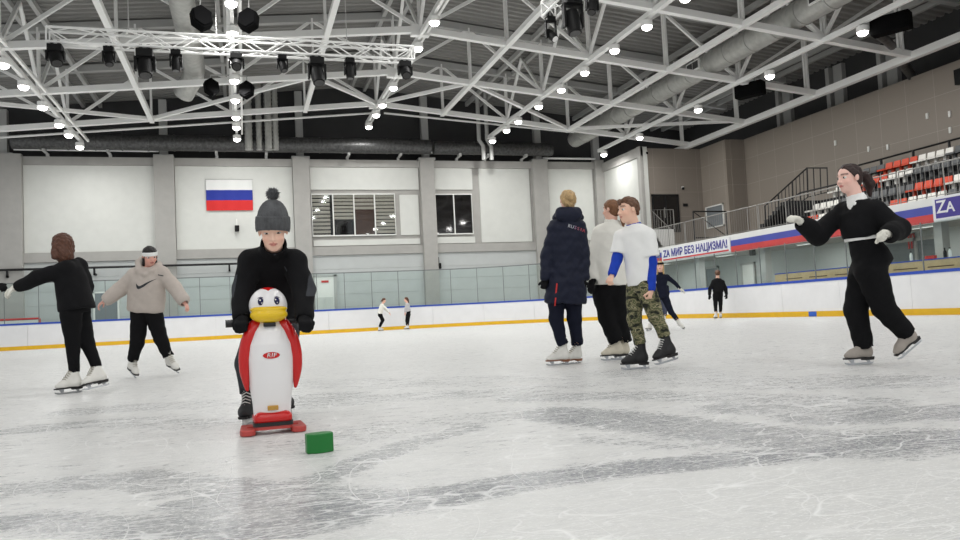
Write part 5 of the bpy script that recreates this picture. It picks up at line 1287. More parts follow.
PX['tinyb'] = dict(loc=(6.9315, 34.2000, 0), J={'head': [0.0136, 0.0, 1.3431], 'neck': [0.0515, 0.0, 1.1841], 'sha': [0.0338, -0.08, 1.1168], 'shb': [0.0857, 0.08, 1.1159], 'ela': [-0.0178, -0.1, 0.9178], 'elb': [0.1208, 0.1, 0.9343], 'wra': [-0.048, -0.1, 0.7404], 'wrb': [0.0679, 0.1, 0.757], 'hda': [-0.0529, -0.1, 0.6289], 'hdb': [0.018, 0.1, 0.6471], 'hip': [0.1008, 0.0, 0.7778], 'hpa': [0.0802, -0.07, 0.667], 'hpb': [0.0892, 0.07, 0.6662], 'kna': [0.0137, -0.06, 0.4019], 'knb': [0.0558, 0.06, 0.3986]},
  sk={'a': ([0.0711, -0.05, 0.002], [-0.1152, -0.2014, 0.002]), 'b': ([0.1018, 0.1, 0.002], [-0.1116, 0.2099, 0.002])}, D={})
PX['edge'] = dict(loc=(-3.0400, 9.4081, 0), J={'head': [0.0802, 0.0, 1.5237], 'neck': [0.0575, 0.0, 1.3769], 'sha': [0.0511, 0.1, 1.2875], 'shb': [0.098, -0.12, 1.2739], 'ela': [0.3064, 0.05, 1.1875], 'elb': [0.0274, -0.14, 1.1005], 'wra': [0.6116, -0.1, 1.1039], 'wrb': [0.0805, -0.16, 0.8915], 'hda': [0.7341, -0.13, 1.1072], 'hdb': [0.107, -0.17, 0.7978], 'hip': [-0.0112, 0.0, 0.8756], 'hpa': [-0.0362, 0.08, 0.8134], 'hpb': [0.0441, -0.08, 0.8106], 'kna': [-0.015, 0.06, 0.5178], 'knb': [0.0269, -0.06, 0.5209]},
  sk={'a': ([-0.1401, 0.08, 0.002], [-0.0624, 0.3386, 0.002]), 'b': ([-0.0888, -0.08, 0.002], [0.2378, -0.2538, 0.002])}, D={})

from mathutils.bvhtree import BVHTree
def decal(name, me, m, target, lift=0.003, d=(0, 1, 0)):
    # lay flat shapes onto a garment: every point slides along d until it meets the cloth
    bvh = BVHTree.FromPolygons([v.co for v in target.data.vertices], [p.vertices for p in target.data.polygons])
    d = Vector(d).normalized(); bm = bmesh.new(); bm.from_mesh(me)
    bmesh.ops.triangulate(bm, faces=bm.faces)
    bmesh.ops.subdivide_edges(bm, edges=[e for e in bm.edges if e.calc_length() > 0.012], cuts=2, use_grid_fill=True)
    last = None
    for v in bm.verts:
        h = bvh.ray_cast(v.co-d*1.0, d)[0]
        if h is None: h = v.co if last is None else Vector(v.co)+d*((last-v.co).dot(d))
        last = h; v.co = h-d*lift
    bm.to_mesh(me); bm.free()
    me.materials.clear(); me.materials.append(m)
    o = bpy.data.objects.new(name, me); C.objects.link(o); o.parent = target; return o
def flat(polys):
    me = bpy.data.meshes.new('mark'); vs = []; fs = []
    for p in polys:
        fs.append(tuple(range(len(vs), len(vs)+len(p)))); vs += [tuple(q) for q in p]
    me.from_pydata(vs, [], fs); return me
def band(pts, w):   # ribbon along points in the x-z plane
    polys = []; P_ = [Vector(p) for p in pts]
    for a, b in zip(P_, P_[1:]):
        t = (b-a).normalized(); n = Vector((-t.z, 0, t.x))*w/2; polys.append([a-n, b-n, b+n, a+n])
    return flat(polys)

BLK = cloth('black_knit', (20, 20, 22)); BLK2 = cloth('black_trouser_cloth', (17, 17, 19)); NAVY = cloth('navy_quilt', (27, 31, 48), 0.2, 60, 0.6)
NAVYT = cloth('navy_track_cloth', (24, 27, 42)); WHT = cloth('white_cotton', (240, 240, 238), 0.15, 160, 0.9, 0.015); WJK = cloth('white_jacket_shell', (230, 228, 220), 0.15, 60, 0.7, 0.02)
BEIGE = cloth('beige_fleece', (190, 180, 172), 0.3, 150, 0.92, 0.04); BLUE = cloth('royal_blue_jersey', (28, 64, 176), 0.15, 160, 0.7); CAMO = camo_mat()
GREYK = cloth('grey_rib_knit', (92, 93, 95), 0.5, 160, 0.95, 0.25); GREYT = cloth('dark_grey_cloth', (62, 64, 68)); GREYB = cloth('blue_grey_cloth', (74, 78, 96))
GLW = cloth('white_knit_glove', (226, 224, 214), 0.2, 180, 0.9, 0.03); GLB = cloth('black_glove', (22, 22, 24), 0.2, 120)
BOOTW = mat('white_skate_leather', srgb(226, 224, 218), 0.5, noise=0.05, nscale=14, bump=0.1, bscale=40); BOOTC = mat('cream_skate_leather', srgb(208, 200, 182), 0.5, noise=0.06, nscale=14)
BOOTG = mat('grey_skate_cover', srgb(162, 154, 146), 0.85, noise=0.06, nscale=20); BOOTB = mat('black_skate_leather', srgb(24, 24, 26), 0.6, bump=0.15, bscale=50)
SOLEB = mat('black_sole', srgb(26, 24, 24), 0.5); SOLEN = mat('brown_sole', srgb(132, 84, 56), 0.5); LACEW = mat('white_lace', srgb(220, 220, 216), 0.7); LACEG = mat('grey_lace', srgb(170, 164, 150), 0.8)
SOCK = cloth('grey_sock', (176, 176, 172)); SOCKS = mat('ankle_skin', srgb(214, 160, 138), 0.6)
def hair_mat(n, rgb): return mat(n, srgb(*rgb), 0.5, spec=0.35, noise=0.25, nscale=40, bump=0.3, bscale=90)
HBR = hair_mat('brown_hair', (62, 38, 30)); HDK = hair_mat('dark_brown_hair', (48, 32, 30)); HBK = hair_mat('black_hair', (30, 26, 26)); HBL = hair_mat('blond_hair', (186, 156, 112)); HLB = hair_mat('light_brown_hair', (120, 82, 56)); HCB = hair_mat('chestnut_hair', (100, 70, 52)); HRD = hair_mat('reddish_brown_hair', (88, 56, 42))
def sk(n, a, b=None):
    b = b or a; S_ = PX[n]['sk']
    return dict(a=dict(H=S_['a'][0], T=S_['a'][1], **a), b=dict(H=S_['b'][0], T=S_['b'][1], **b))
def hands(pa, pb, **k):
    return dict(a=dict(palm=pa, side=k.get('sa', 1), curl=k.get('ca', 0.4), tcurl=k.get('ta', 0.3), glove=k.get('ga')), b=dict(palm=pb, side=k.get('sb', -1), curl=k.get('cb', 0.4), tcurl=k.get('tb', 0.3), glove=k.get('gb')))
def V3(n, k): return np.array(PX[n]['J'][k])

# ---------------------------------------------------------------- the child with the penguin
n = 'boy'; s = 0.82
jx = PX[n]['J']
def boy_pick(c):
    out = np.zeros(len(c), int)
    for q, sg in (('ela', -1), ('elb', 1)):
        e = np.array(jx[q]); d = c-e
        out[(d[:, 2] < 0.085) & (d[:, 2] > -0.045) & (d[:, 0]*sg > (0.022 if sg < 0 else 0.034))] = 1
    return out
boy = person(dict(J=jx, loc=PX[n]['loc'], s=s, vox=0.006, hh=0.212, face=(0.22, -1, -0.40), up=(0.03, -0.3, 1), front=(0, -1, 0.4), skin=(246, 204, 182), lips=(204, 126, 116), brow=(120, 84, 66), hs=1.0, lid=0.42, look=-0.3,
    label='child in black jacket and grey pom-pom hat leaning over a penguin skating aid', hand=hands((0, -0.2, -1), (0, -0.2, -1), sa=-1, sb=1, ca=1.35, cb=1.35, ta=1.0, tb=1.0, ga=GLB, gb=GLB), cuffup=0.03,
    legs=dict(m=[GREYT], r=(0.095, 0.066, 0.052), end=0.92, w=0.02),
    tops=[dict(name='jacket', m=[BLK, GREYT], pick=boy_pick, tab=[(-0.15, 0.150, 0.120, 0), (0.0, 0.152, 0.120, 0), (0.4, 0.145, 0.115, 0), (0.75, 0.155, 0.115, 0), (0.92, 0.125, 0.09, 0), (1.0, 0.075, 0.075, 0)], t0=-0.10, r=(0.072, 0.062, 0.054, 0.043), collar=(0.072, 0.75), wr=0.006, ws=36)],
    skate=sk(n, dict(boot=BOOTB, sole=SOLEB, holder=HOLDER, lace=LACEW))))
D = PX[n]['D']
def knit_hat(ctx):
    hd = ctx['hd']; c = hd.c; U = _n(np.array([0.07, -0.16, 1.0])); Fv = _n(np.array([0.22, -1, -0.16])); Fv = _n(Fv-U*np.dot(U, Fv)); S = np.cross(U, Fv)
    hh = hd.h; o = c+U*0.012
    def ring(prof, ribs, amp, n=132, wob=0.0):
        vs = []; fs = []
        for i, (r, z) in enumerate(prof):
            for k in range(n):
                t = 2*math.pi*k/n; rr = r*(1+amp*abs(math.sin(ribs*t/2))*(1-0.4*i/len(prof)))
                zz = z+(0.016*max(0, math.sin(t)) if z < 0.03 else 0); vs.append(o+U*zz+S*rr*math.cos(t)*0.93+Fv*rr*math.sin(t)*1.06)
        for i in range(len(prof)-1):
            for k in range(n): fs.append((i*n+k, i*n+(k+1) % n, (i+1)*n+(k+1) % n, (i+1)*n+k))
        return vs, fs
    mb = MB(); mb.add(*ring([(0.086, 0.02), (0.089, 0.045), (0.087, 0.070), (0.081, 0.095), (0.071, 0.119), (0.057, 0.139), (0.040, 0.153), (0.021, 0.161), (0.004, 0.163)], 26, 0.055))
    h = mb.build('knit_hat', GREYK, ctx['root'], smooth=True)
    mb = MB(); mb.add(*ring([(0.084, -0.014), (0.092, -0.018), (0.097, 0.0), (0.0985, 0.040), (0.096, 0.066), (0.086, 0.073)], 30, 0.05)); mb.build('hat_cuff', GREYK, h, smooth=True)
    rng = random.Random(5); mb = MB(); p0 = o+U*0.190
    mb.ball((0, 0, 0), 0.029, 14); vs = []
    mb.v = [tuple(p0+np.array(v)) for v in mb.v]
    for i in range(420):
        d = np.array([rng.gauss(0, 1) for _ in range(3)]); d = d/np.linalg.norm(d); a = np.cross(d, [0.3, 0.5, 0.8]); a = a/np.linalg.norm(a)*0.0035; q = p0+d*0.026; e = p0+d*(0.034+rng.random()*0.007)+np.array([rng.gauss(0, .004) for _ in range(3)])
        b2 = np.cross(d, a); mb.add([q+a, q-a*0.5+b2, q-a*0.5-b2, e], [(0, 1, 3), (1, 2, 3), (2, 0, 3)])
    mb.build('pom_pom', GREYK, h)
knit_hat(boy)
decal('chest_tab', band([D['zipa'], D['zipb']], 0.006), GREYT, boy['top']); decal('collar_tab', band([np.array(D['logo'])+[-.004, 0, .008], np.array(D['logo'])+[.006, 0, -.016]], 0.014), GREYT, boy['top'])

# ---------------------------------------------------------------- woman in black at the right
n = 'woman'; s = 0.97
J_ = PX[n]['J']; nk = V3(n, 'neck')
WB = [(-0.12, 0.150, 0.115, -0.015), (0.0, 0.165, 0.142, -0.045), (0.18, 0.150, 0.125, -0.03), (0.38, 0.120, 0.088, 0.005), (0.62, 0.145, 0.100, 0.015), (0.80, 0.155, 0.095, 0.01), (0.92, 0.115, 0.075, 0), (1.0, 0.065, 0.060, -0.01)]
wm = person(dict(J=J_, loc=PX[n]['loc'], s=s, vox=0.0065, hh=0.243, face=(-0.97, -0.22, -0.04), front=(-0.93, -0.35, 0), body=WB, skin=(244, 200, 186), lips=(206, 118, 112), brow=(96, 66, 54),
    label='woman in black V-neck sweater and white gloves gliding on one skate', hand=hands((-0.3, 0.2, -1), (-0.2, -0.5, -0.8), sa=-1, sb=-1, ca=0.55, cb=1.05, ga=GLW, gb=GLW), cuffup=-0.012,
    legs=dict(m=[BLK2], r=(0.122, 0.092, 0.074), top=0.355, end=1.0, w=0.022, wr=0.006),
    tops=[dict(name='white_shirt', m=[WHT], tab=[(0.28, 0.162, 0.142, 0.0), (0.40, 0.155, 0.130, 0.012), (0.6, 0.14, 0.11, 0.015), (0.9, 0.12, 0.085, 0), (1.0, 0.078, 0.074, 0)], t0=0.355, r=(0.055, 0.05, 0.045, 0.035), collar=(0.070, 0.42), wr=0.002,
               extra=[((nk+[0.035, -0.05, 0.015]), (nk+[-0.055, -0.075, -0.045]), 0.022, 0.016, 0.008), ((nk+[0.0, 0.05, 0.015]), (nk+[-0.07, 0.0, -0.045]), 0.022, 0.014, 0.008)]),
          dict(name='sweater', m=[BLK], tab=[(0.36, 0.160, 0.128, 0.01), (0.44, 0.178, 0.142, 0.012), (0.6, 0.178, 0.140, 0.015), (0.8, 0.172, 0.125, 0.01), (0.93, 0.135, 0.095, 0), (1.0, 0.085, 0.08, 0)], t0=0.40, t1=0.985, r=(0.076, 0.088, 0.078, 0.046), wr=0.007, ws=30, hole=0.074,
               cut=[(nk+[-0.03, -0.015, 0.02], nk+[-0.17, -0.065, -0.135], 0.062, 0.004)])],
    skate=sk(n, dict(boot=BOOTG, sole=SOLEB, shaft=0.55))))
hd = wm['hd']
tail = [p_cone(hd.P(0, -0.42, 0.16), hd.P(-0.03, -0.66, 0.08), 0.09*hd.h, 0.15*hd.h), p_cone(hd.P(-0.03, -0.66, 0.08), hd.P(-0.08, -0.86, -0.22), 0.16*hd.h, 0.19*hd.h), p_cone(hd.P(-0.08, -0.86, -0.22), hd.P(-0.10, -0.84, -0.62), 0.18*hd.h, 0.05*hd.h)]
hair_cap(wm, HDK, tail, thick=1.05, line=(0.80, -0.60, 0.02), back=-0.95)

# ---------------------------------------------------------------- girl in black at far left
n = 'black'; s = 0.92; J_ = PX[n]['J']
bl = person(dict(J=J_, loc=PX[n]['loc'], s=s, vox=0.0075, hh=0.228, face=(-0.80, 0.58, -0.05), front=(-0.8, 0.45, 0), skin=(230, 180, 160),
    label='girl in black with long brown hair, one arm stretched out to the left', hand=hands((0, 0.2, -1), (0.3, 1, 0), sa=1, sb=-1, ca=0.5, ga=GLW), cuffup=0.06,
    legs=dict(m=[BLK2], r=(0.105, 0.070, 0.048), end=1.0, w=0.02),
    tops=[dict(name='sweater', m=[BLK], tab=[(-0.10, 0.185, 0.165, 0), (0.0, 0.19, 0.168, 0), (0.5, 0.175, 0.145, 0), (0.8, 0.168, 0.12, 0), (0.93, 0.13, 0.09, 0), (1.0, 0.08, 0.08, 0)], t0=-0.06, r=(0.080, 0.072, 0.058, 0.044), wr=0.008, ws=28)],
    skate=sk(n, dict(boot=BOOTW, sole=SOLEB, lace=LACEG))))
hd = bl['hd']
hair_cap(bl, HRD, [p_cone(hd.P(0, -0.20, 0.05), hd.P(0.05, -0.30, -0.45), 0.40*hd.h, 0.36*hd.h), p_cone(hd.P(0.33, -0.12, 0.0), hd.P(0.42, -0.25, -0.50), 0.16*hd.h, 0.16*hd.h), p_cone(hd.P(-0.33, -0.02, 0.1), hd.P(-0.34, 0.02, -0.35), 0.15*hd.h, 0.13*hd.h), p_cone(hd.P(-0.34, 0.02, -0.35), hd.P(-0.30, 0.06, -0.75), 0.12*hd.h, 0.07*hd.h), p_cone(hd.P(0.05, -0.30, -0.45), hd.P(0.05, -0.25, -0.70), 0.34*hd.h, 0.2*hd.h)], thick=1.2, waves=0.007, line=(0.85, -0.45, 0.10), back=-1.05)

# ---------------------------------------------------------------- girl in the hoodie
n = 'hood'; s = 0.93; J_ = PX[n]['J']; nk = V3(n, 'neck')
ring = [nk+np.array(v) for v in ((0.01, -0.115, -0.10), (-0.075, -0.085, -0.05), (-0.125, 0.02, 0.065), (-0.105, 0.10, 0.115), (0.0, 0.13, 0.075), (0.075, 0.09, 0.03), (0.10, 0.0, -0.01), (0.075, -0.085, -0.055), (0.01, -0.115, -0.10))]
ho = person(dict(J=J_, loc=PX[n]['loc'], s=s, vox=0.0085, hh=0.232, face=(0.62, -0.78, -0.45), up=(0.1, -0.3, 1), front=(0, -1, 0), skin=(226, 172, 156), lips=(176, 100, 96), brow=(60, 44, 40),
    label='girl in beige hoodie and white headband looking down with arms held out', hand=hands((0.3, 0, -1), (-0.3, 0, -1), sa=-1, sb=1, ca=0.45, cb=0.45), cuffup=0.03,
    legs=dict(m=[BLK2], r=(0.112, 0.080, 0.062), end=0.98, w=0.015, wr=0.007, cuff=True),
    tops=[dict(name='hoodie', m=[BEIGE], tab=[(-0.20, 0.20, 0.145, 0), (-0.08, 0.225, 0.165, 0), (0.3, 0.222, 0.162, 0), (0.6, 0.215, 0.155, 0), (0.85, 0.195, 0.125, 0), (0.95, 0.145, 0.10, 0), (1.0, 0.10, 0.09, 0)], t0=-0.15, r=(0.095, 0.088, 0.080, 0.052), wr=0.010, ws=24, hole=0.075,
        extra=[(a, b, 0.042 if i not in (0, 7) else 0.022, 0.042 if i not in (0, 7) else 0.022, 0.025) for i, (a, b) in enumerate(zip(ring, ring[1:]))])],
    skate=sk(n, dict(boot=BOOTW, sole=SOLEB, lace=LACEG))))
hd = ho['hd']; hair_cap(ho, HBK, [p_cone(hd.P(0, -0.40, 0.1), hd.P(0, -0.52, 0.0), 0.14*hd.h, 0.16*hd.h), p_cone(hd.P(0, -0.22, -0.1), hd.P(0, -0.22, -0.5), 0.30*hd.h, 0.26*hd.h), p_cone(hd.P(-0.28, -0.06, 0.0), hd.P(-0.26, -0.08, -0.5), 0.10*hd.h, 0.12*hd.h), p_cone(hd.P(0.28, -0.06, 0.0), hd.P(0.26, -0.08, -0.5), 0.10*hd.h, 0.12*hd.h)], thick=1.06, back=-0.8)
g = Field(hd.c-0.2, hd.c+0.2, 0.006); g.apply(hd.ell(0, -0.05, 0.13, 0.385, 0.445, 0.42)); nn = _n(hd.U+hd.F*-0.25); g.keep(hd.P(0, 0.3, 0.085), nn); g.keep(hd.P(0, 0.3, 0.30), -nn); g.build('headband', WHT, ho['root'])
D = PX[n]['D']; a, b = np.array(D['s0']), np.array(D['s1']); e = b-a; up_ = np.array([-e[2], 0, e[0]])
def sw(u, v): return tuple(a+e*u+up_*v)
hook = [(0.0, 0.16), (-0.05, 0.02), (-0.04, -0.10), (0.03, -0.16), (0.14, -0.16), (0.32, -0.13), (0.55, -0.04), (0.78, 0.03), (1.0, 0.09), (0.75, 0.07), (0.5, 0.035), (0.28, -0.01), (0.14, -0.03), (0.07, 0.0), (0.03, 0.08)]
decal('swoosh_mark', flat([[sw(*p) for p in hook]]), GREYT, ho['top']); decal('chest_tag', band([D['m0'], D['m1']], 0.012), GREYT, ho['top'])

# ---------------------------------------------------------------- woman in the long navy coat, back turned
n = 'coat'; s = 1.03; J_ = PX[n]['J']; nk = V3(n, 'neck')
hr = [nk+np.array(v) for v in ((-0.13, -0.02, -0.035), (-0.085, -0.115, -0.045), (0.0, -0.15, -0.075), (0.085, -0.115, -0.05), (0.13, -0.02, -0.04))]
co = person(dict(J=J_, loc=PX[n]['loc'], s=s, vox=0.0085, hh=0.228, face=(-0.15, 1, 0), front=(0, 1, 0), skin=(226, 180, 160), eyes=False,
    label='tall woman with blond bun in a long navy padded coat, back turned', hs=0.72, hand=hands((0, 1, 0), (0, 1, 0), sa=-1, sb=1, ca=0.8, cb=0.8, ga=GLB, gb=GLB), cuffup=0.075,
    legs=dict(m=[NAVYT], r=(0.105, 0.078, 0.058), end=0.97, wr=0.007, cuff=True),
    tops=[dict(name='padded_coat', m=[NAVY], tab=[(-0.35, 0.228, 0.175, 0), (0.0, 0.214, 0.170, 0), (0.28, 0.182, 0.150, 0), (0.34, 0.176, 0.145, 0), (0.5, 0.186, 0.150, 0), (0.75, 0.192, 0.145, 0), (0.9, 0.155, 0.12, 0), (1.0, 0.09, 0.09, 0)], t0=-0.30, r=(0.076, 0.074, 0.066, 0.052), wr=0.009, ws=50, st=(0.2, 0.2, 2.2))],
    skate=sk(n, dict(boot=BOOTW, sole=SOLEN, lace=LACEG, sock=SOCK))))
g = Field(nk-[0.32, 0.34, 0.25], nk+[0.32, 0.2, 0.22], 0.008)
EX = (np.array([1., 0, 0]), np.array([0, 1., 0]), np.array([0, 0, 1.]))
g.apply(p_ell(nk+[0.0, -0.09, -0.025], EX, (0.140, 0.078, 0.085)))
for a, b in (((-0.125, 0.02, -0.035), (-0.085, -0.07, 0.015)), ((-0.085, -0.07, 0.015), (0.085, -0.07, 0.010)), ((0.085, -0.07, 0.010), (0.125, 0.02, -0.04))): g.apply(p_cone(nk+a, nk+b, 0.046, 0.046), 0.03)
g.apply(p_cone(nk, nk+[0, 0, 0.12], 0.062, 0.075), 0.01, 's')
g.wrinkle(0.006, 40, 11); g.build('hood', NAVY, co['root'])
hd = co['hd']; hair_cap(co, HBL, [p_cone(hd.P(0.05, -0.40, 0.20), hd.P(-0.02, -0.46, 0.10), 0.19*hd.h, 0.17*hd.h), p_cone(hd.P(0, -0.35, -0.2), hd.P(0, -0.3, -0.42), 0.14*hd.h, 0.08*hd.h)], thick=1.06, back=-0.5, waves=0.006)
D = PX[n]['D']; t0, t1 = np.array(D['t0']), np.array(D['t1'])
cols = [mat('letter_white', srgb(232, 232, 235), 0.6), mat('letter_white2', srgb(226, 226, 236), 0.6), mat('letter_pink', srgb(206, 160, 190), 0.6), mat('letter_rose', srgb(214, 120, 140), 0.6), mat('letter_red', srgb(206, 90, 100), 0.6), mat('letter_red2', srgb(196, 70, 84), 0.6)]
for i, ch in enumerate('RUSSIA'):
    c = t0+(t1-t0)*(i+0.5)/6; me = text_mesh(ch, 0.050, 0.0); me.transform(frame4(c, t1-t0, (0, 0, 1))); decal('lettering', me, cols[i], co['top'])
decal('red_zip', band([D['za'], D['zb']], 0.014), MT['red'], co['top'])

# ---------------------------------------------------------------- woman in the white jacket
n = 'white'; s = 0.99; J_ = PX[n]['J']; nk = V3(n, 'neck')
wj = person(dict(J=J_, loc=PX[n]['loc'], s=s, vox=0.0085, hh=0.228, face=(-0.75, 0.62, 0), front=(-0.5, 0.8, 0), skin=(232, 186, 166),
    label='woman in short white jacket and wide black trousers behind the boy in camouflage', hand=hands((0.6, 0.6, 0), (0.6, 0.6, 0), sa=-1, sb=1, ga=GLB, gb=GLB), cuffup=0.05,
    legs=dict(m=[BLK2], r=(0.132, 0.108, 0.082), end=0.99, wr=0.007, w=0.03),
    tops=[dict(name='jacket', m=[WJK], tab=[(-0.05, 0.212, 0.175, 0), (0.3, 0.212, 0.17, 0), (0.6, 0.21, 0.155, 0), (0.85, 0.19, 0.13, 0), (0.95, 0.14, 0.105, 0), (1.0, 0.10, 0.09, 0)], t0=0.03, r=(0.085, 0.085, 0.080, 0.056), collar=(0.085, 0.55), wr=0.009, ws=26)],
    skate=sk(n, dict(boot=BOOTC, sole=SOLEB, lace=LACEG))))
hd = wj['hd']; hair_cap(wj, HLB, [p_cone(hd.P(0, -0.42, 0.12), hd.P(0, -0.58, -0.05), 0.12*hd.h, 0.14*hd.h), p_cone(hd.P(0, -0.58, -0.05), hd.P(0.0, -0.62, -0.55), 0.14*hd.h, 0.13*hd.h), p_cone(hd.P(0, -0.62, -0.55), hd.P(0.0, -0.60, -0.95), 0.13*hd.h, 0.04*hd.h)], thick=1.06, back=-1.1, line=(0.80, -0.60, 0.05))

# ---------------------------------------------------------------- boy in camouflage trousers
n = 'camo'; s = 0.93; J_ = PX[n]['J']; nk = V3(n, 'neck')
cm = person(dict(J=J_, loc=PX[n]['loc'], s=s, vox=0.007, hh=0.236, face=(-0.95, -0.30, -0.06), front=(-0.75, -0.6, 0), skin=(240, 196, 172), lips=(204, 130, 118), brow=(110, 80, 60),
    label='boy in white T-shirt over blue sleeves and camouflage trousers with black skates', hs=0.85, hand=hands((0.4, 0.5, -0.2), (-0.5, 0.4, 0), sa=-1, sb=-1, ca=1.0, cb=1.2), cuffup=0.09,
    legs=dict(m=[CAMO], r=(0.092, 0.068, 0.052), end=0.97, w=-0.004, wr=0.006, cuff=True),
    tops=[dict(name='blue_undershirt', m=[BLUE], tab=[(0.0, 0.125, 0.095, 0), (0.5, 0.125, 0.09, 0), (0.9, 0.11, 0.075, 0), (1.0, 0.07, 0.07, 0)], t0=0.05, r=(0.056, 0.048, 0.040, 0.034), sl=1.03, collar=(0.066, 0.22), wr=0.003),
          dict(name='tee_shirt', m=[WHT], tab=[(-0.15, 0.146, 0.122, 0), (0.2, 0.146, 0.118, 0), (0.55, 0.150, 0.112, 0), (0.85, 0.152, 0.102, 0), (0.95, 0.118, 0.085, 0), (1.0, 0.085, 0.08, 0)], t0=-0.11, r=(0.075, 0.078, 0.06, 0.06), short=0.78, wr=0.008, ws=24, hole=0.068)],
    skate=sk(n, dict(boot=BOOTB, sole=SOLEB, lace=LACEW, holder=None, sock=SOCKS), dict(boot=BOOTB, sole=SOLEB, lace=LACEW, sock=SOCK))))
hd = cm['hd']; hair_cap(cm, HCB, [hd.cone((-0.2, 0.22, 0.36), (0.2, 0.22, 0.36), 0.10, 0.10), hd.cone((0, 0.30, 0.34), (0.05, 0.38, 0.24), 0.09, 0.05)], thick=1.07, back=-0.22, line=(0.62, -0.78, -0.05), waves=0.006)

# ---------------------------------------------------------------- farther skaters
n = 'girl'; J_ = PX[n]['J']
gi = person(dict(J=J_, loc=PX[n]['loc'], s=0.85, vox=0.011, hh=0.22, face=(-0.3, -0.9, -0.1), front=(-0.2, -1, 0), skin=(238, 192, 172),
    label='girl in navy skating suit and black headband pushing off beside the camouflage trousers', hand=hands((0, 0, -1), (0, 0, -1), sa=-1, sb=1, ga=GLW, gb=GLW),
    legs=dict(m=[NAVYT], r=(0.092, 0.064, 0.046), end=0.99),
    tops=[dict(name='skating_top', m=[NAVYT], tab=[(-0.20, 0.17, 0.13, 0), (0.0, 0.155, 0.115, 0), (0.4, 0.125, 0.095, 0), (0.8, 0.145, 0.095, 0), (0.95, 0.10, 0.075, 0), (1.0, 0.07, 0.07, 0)], t0=-0.2, r=(0.055, 0.045, 0.038, 0.034), collar=(0.07, 0.5))],
    skate=sk(n, dict(boot=BOOTW, sole=SOLEB))))
hd = gi['hd']; hair_cap(gi, HBL, [p_cone(hd.P(0.26, -0.05, 0.0), hd.P(0.30, 0.02, -0.75), 0.13*hd.h, 0.10*hd.h), p_cone(hd.P(-0.26, -0.05, 0.0), hd.P(-0.30, 0.02, -0.75), 0.13*hd.h, 0.10*hd.h)], back=-0.9, thick=1.08)
g = Field(hd.c-0.2, hd.c+0.2, 0.008); g.apply(hd.ell(0, -0.05, 0.13, 0.40, 0.46, 0.43)); g.keep(hd.P(0, 0.3, 0.17), hd.U); g.keep(hd.P(0, 0.3, 0.36), -hd.U); g.build('headband', BLK, gi['root'])
n = 'behind'; J_ = PX[n]['J']
bh = person(dict(J=J_, loc=PX[n]['loc'], s=0.86, vox=0.016, hh=0.22, face=(-0.3, -0.9, 0), front=(0, -1, 0), eyes=False,
    label='skater in blue-grey trousers half hidden behind the girl in navy', hand=hands((0, 0.3, -1), (0, 0.3, -1)),
    legs=dict(m=[GREYB], r=(0.105, 0.088, 0.070), end=0.98),
    tops=[dict(name='sweater', m=[NAVYT], tab=[(-0.1, 0.165, 0.12, 0), (0.5, 0.16, 0.11, 0), (0.85, 0.15, 0.10, 0), (1.0, 0.07, 0.07, 0)], t0=-0.08, r=(0.06, 0.055, 0.05, 0.04))],
    skate=sk(n, dict(boot=BOOTW, sole=SOLEB))))
hair_cap(bh, HBR, h=0.012)
n = 'child'; J_ = PX[n]['J']
ch = person(dict(J=J_, loc=PX[n]['loc'], s=0.93, vox=0.014, hh=0.225, face=(0.25, 0.95, 0), front=(0.1, 1, 0), eyes=False, skin=(236, 190, 168),
    label='girl in black with hair in a bun standing by the boards under the slogan banner', hand=hands((0, 1, 0), (0, 1, 0), ga=GLB, gb=GLB),
    legs=dict(m=[BLK2], r=(0.098, 0.066, 0.048), end=0.98),
    tops=[dict(name='sweater', m=[BLK], tab=[(-0.12, 0.18, 0.13, 0), (0.0, 0.182, 0.13, 0), (0.5, 0.172, 0.12, 0), (0.85, 0.165, 0.105, 0), (0.95, 0.12, 0.085, 0), (1.0, 0.07, 0.07, 0)], t0=-0.02, r=(0.068, 0.062, 0.052, 0.042))],
    skate=sk(n, dict(boot=BOOTW, sole=SOLEB))))
hd = ch['hd']; hair_cap(ch, HCB, [p_cone(hd.P(0, -0.42, 0.1), hd.P(0, -0.55, 0.08), 0.17*hd.h, 0.17*hd.h)], h=0.010)
g = Field(hd.c-0.25, hd.c+0.25, 0.009); g.apply(hd.ell(0, -0.44, 0.10, 0.20, 0.05, 0.12)); g.build('hair_tie', GLW, ch['root'])
n = 'tinya'; J_ = PX[n]['J']
ta_ = person(dict(J=J_, loc=PX[n]['loc'], s=0.80, vox=0.016, hh=0.21, face=(0.9, -0.2, -0.25), front=(0.95, 0, -0.2), eyes=False, skin=(232, 184, 162),
    label='small distant girl in white top bending forward by the far boards', hand=hands((0, 0, -1), (0, 0, -1)),
    legs=dict(m=[BLK2], r=(0.092, 0.070, 0.052), end=0.98),
    tops=[dict(name='sweater', m=[WJK], tab=[(-0.15, 0.15, 0.12, 0), (0.4, 0.145, 0.11, 0), (0.85, 0.135, 0.095, 0), (1.0, 0.07, 0.07, 0)], t0=-0.1, r=(0.055, 0.05, 0.042, 0.038))],
    skate=sk(n, dict(boot=BOOTW, sole=SOLEB))))
hd = ta_['hd']; hair_cap(ta_, HRD, [p_cone(hd.P(0, -0.4, 0.1), hd.P(0, -0.6, -0.3), 0.12*hd.h, 0.10*hd.h)], h=0.012, back=-0.8)
n = 'tinyb'; J_ = PX[n]['J']
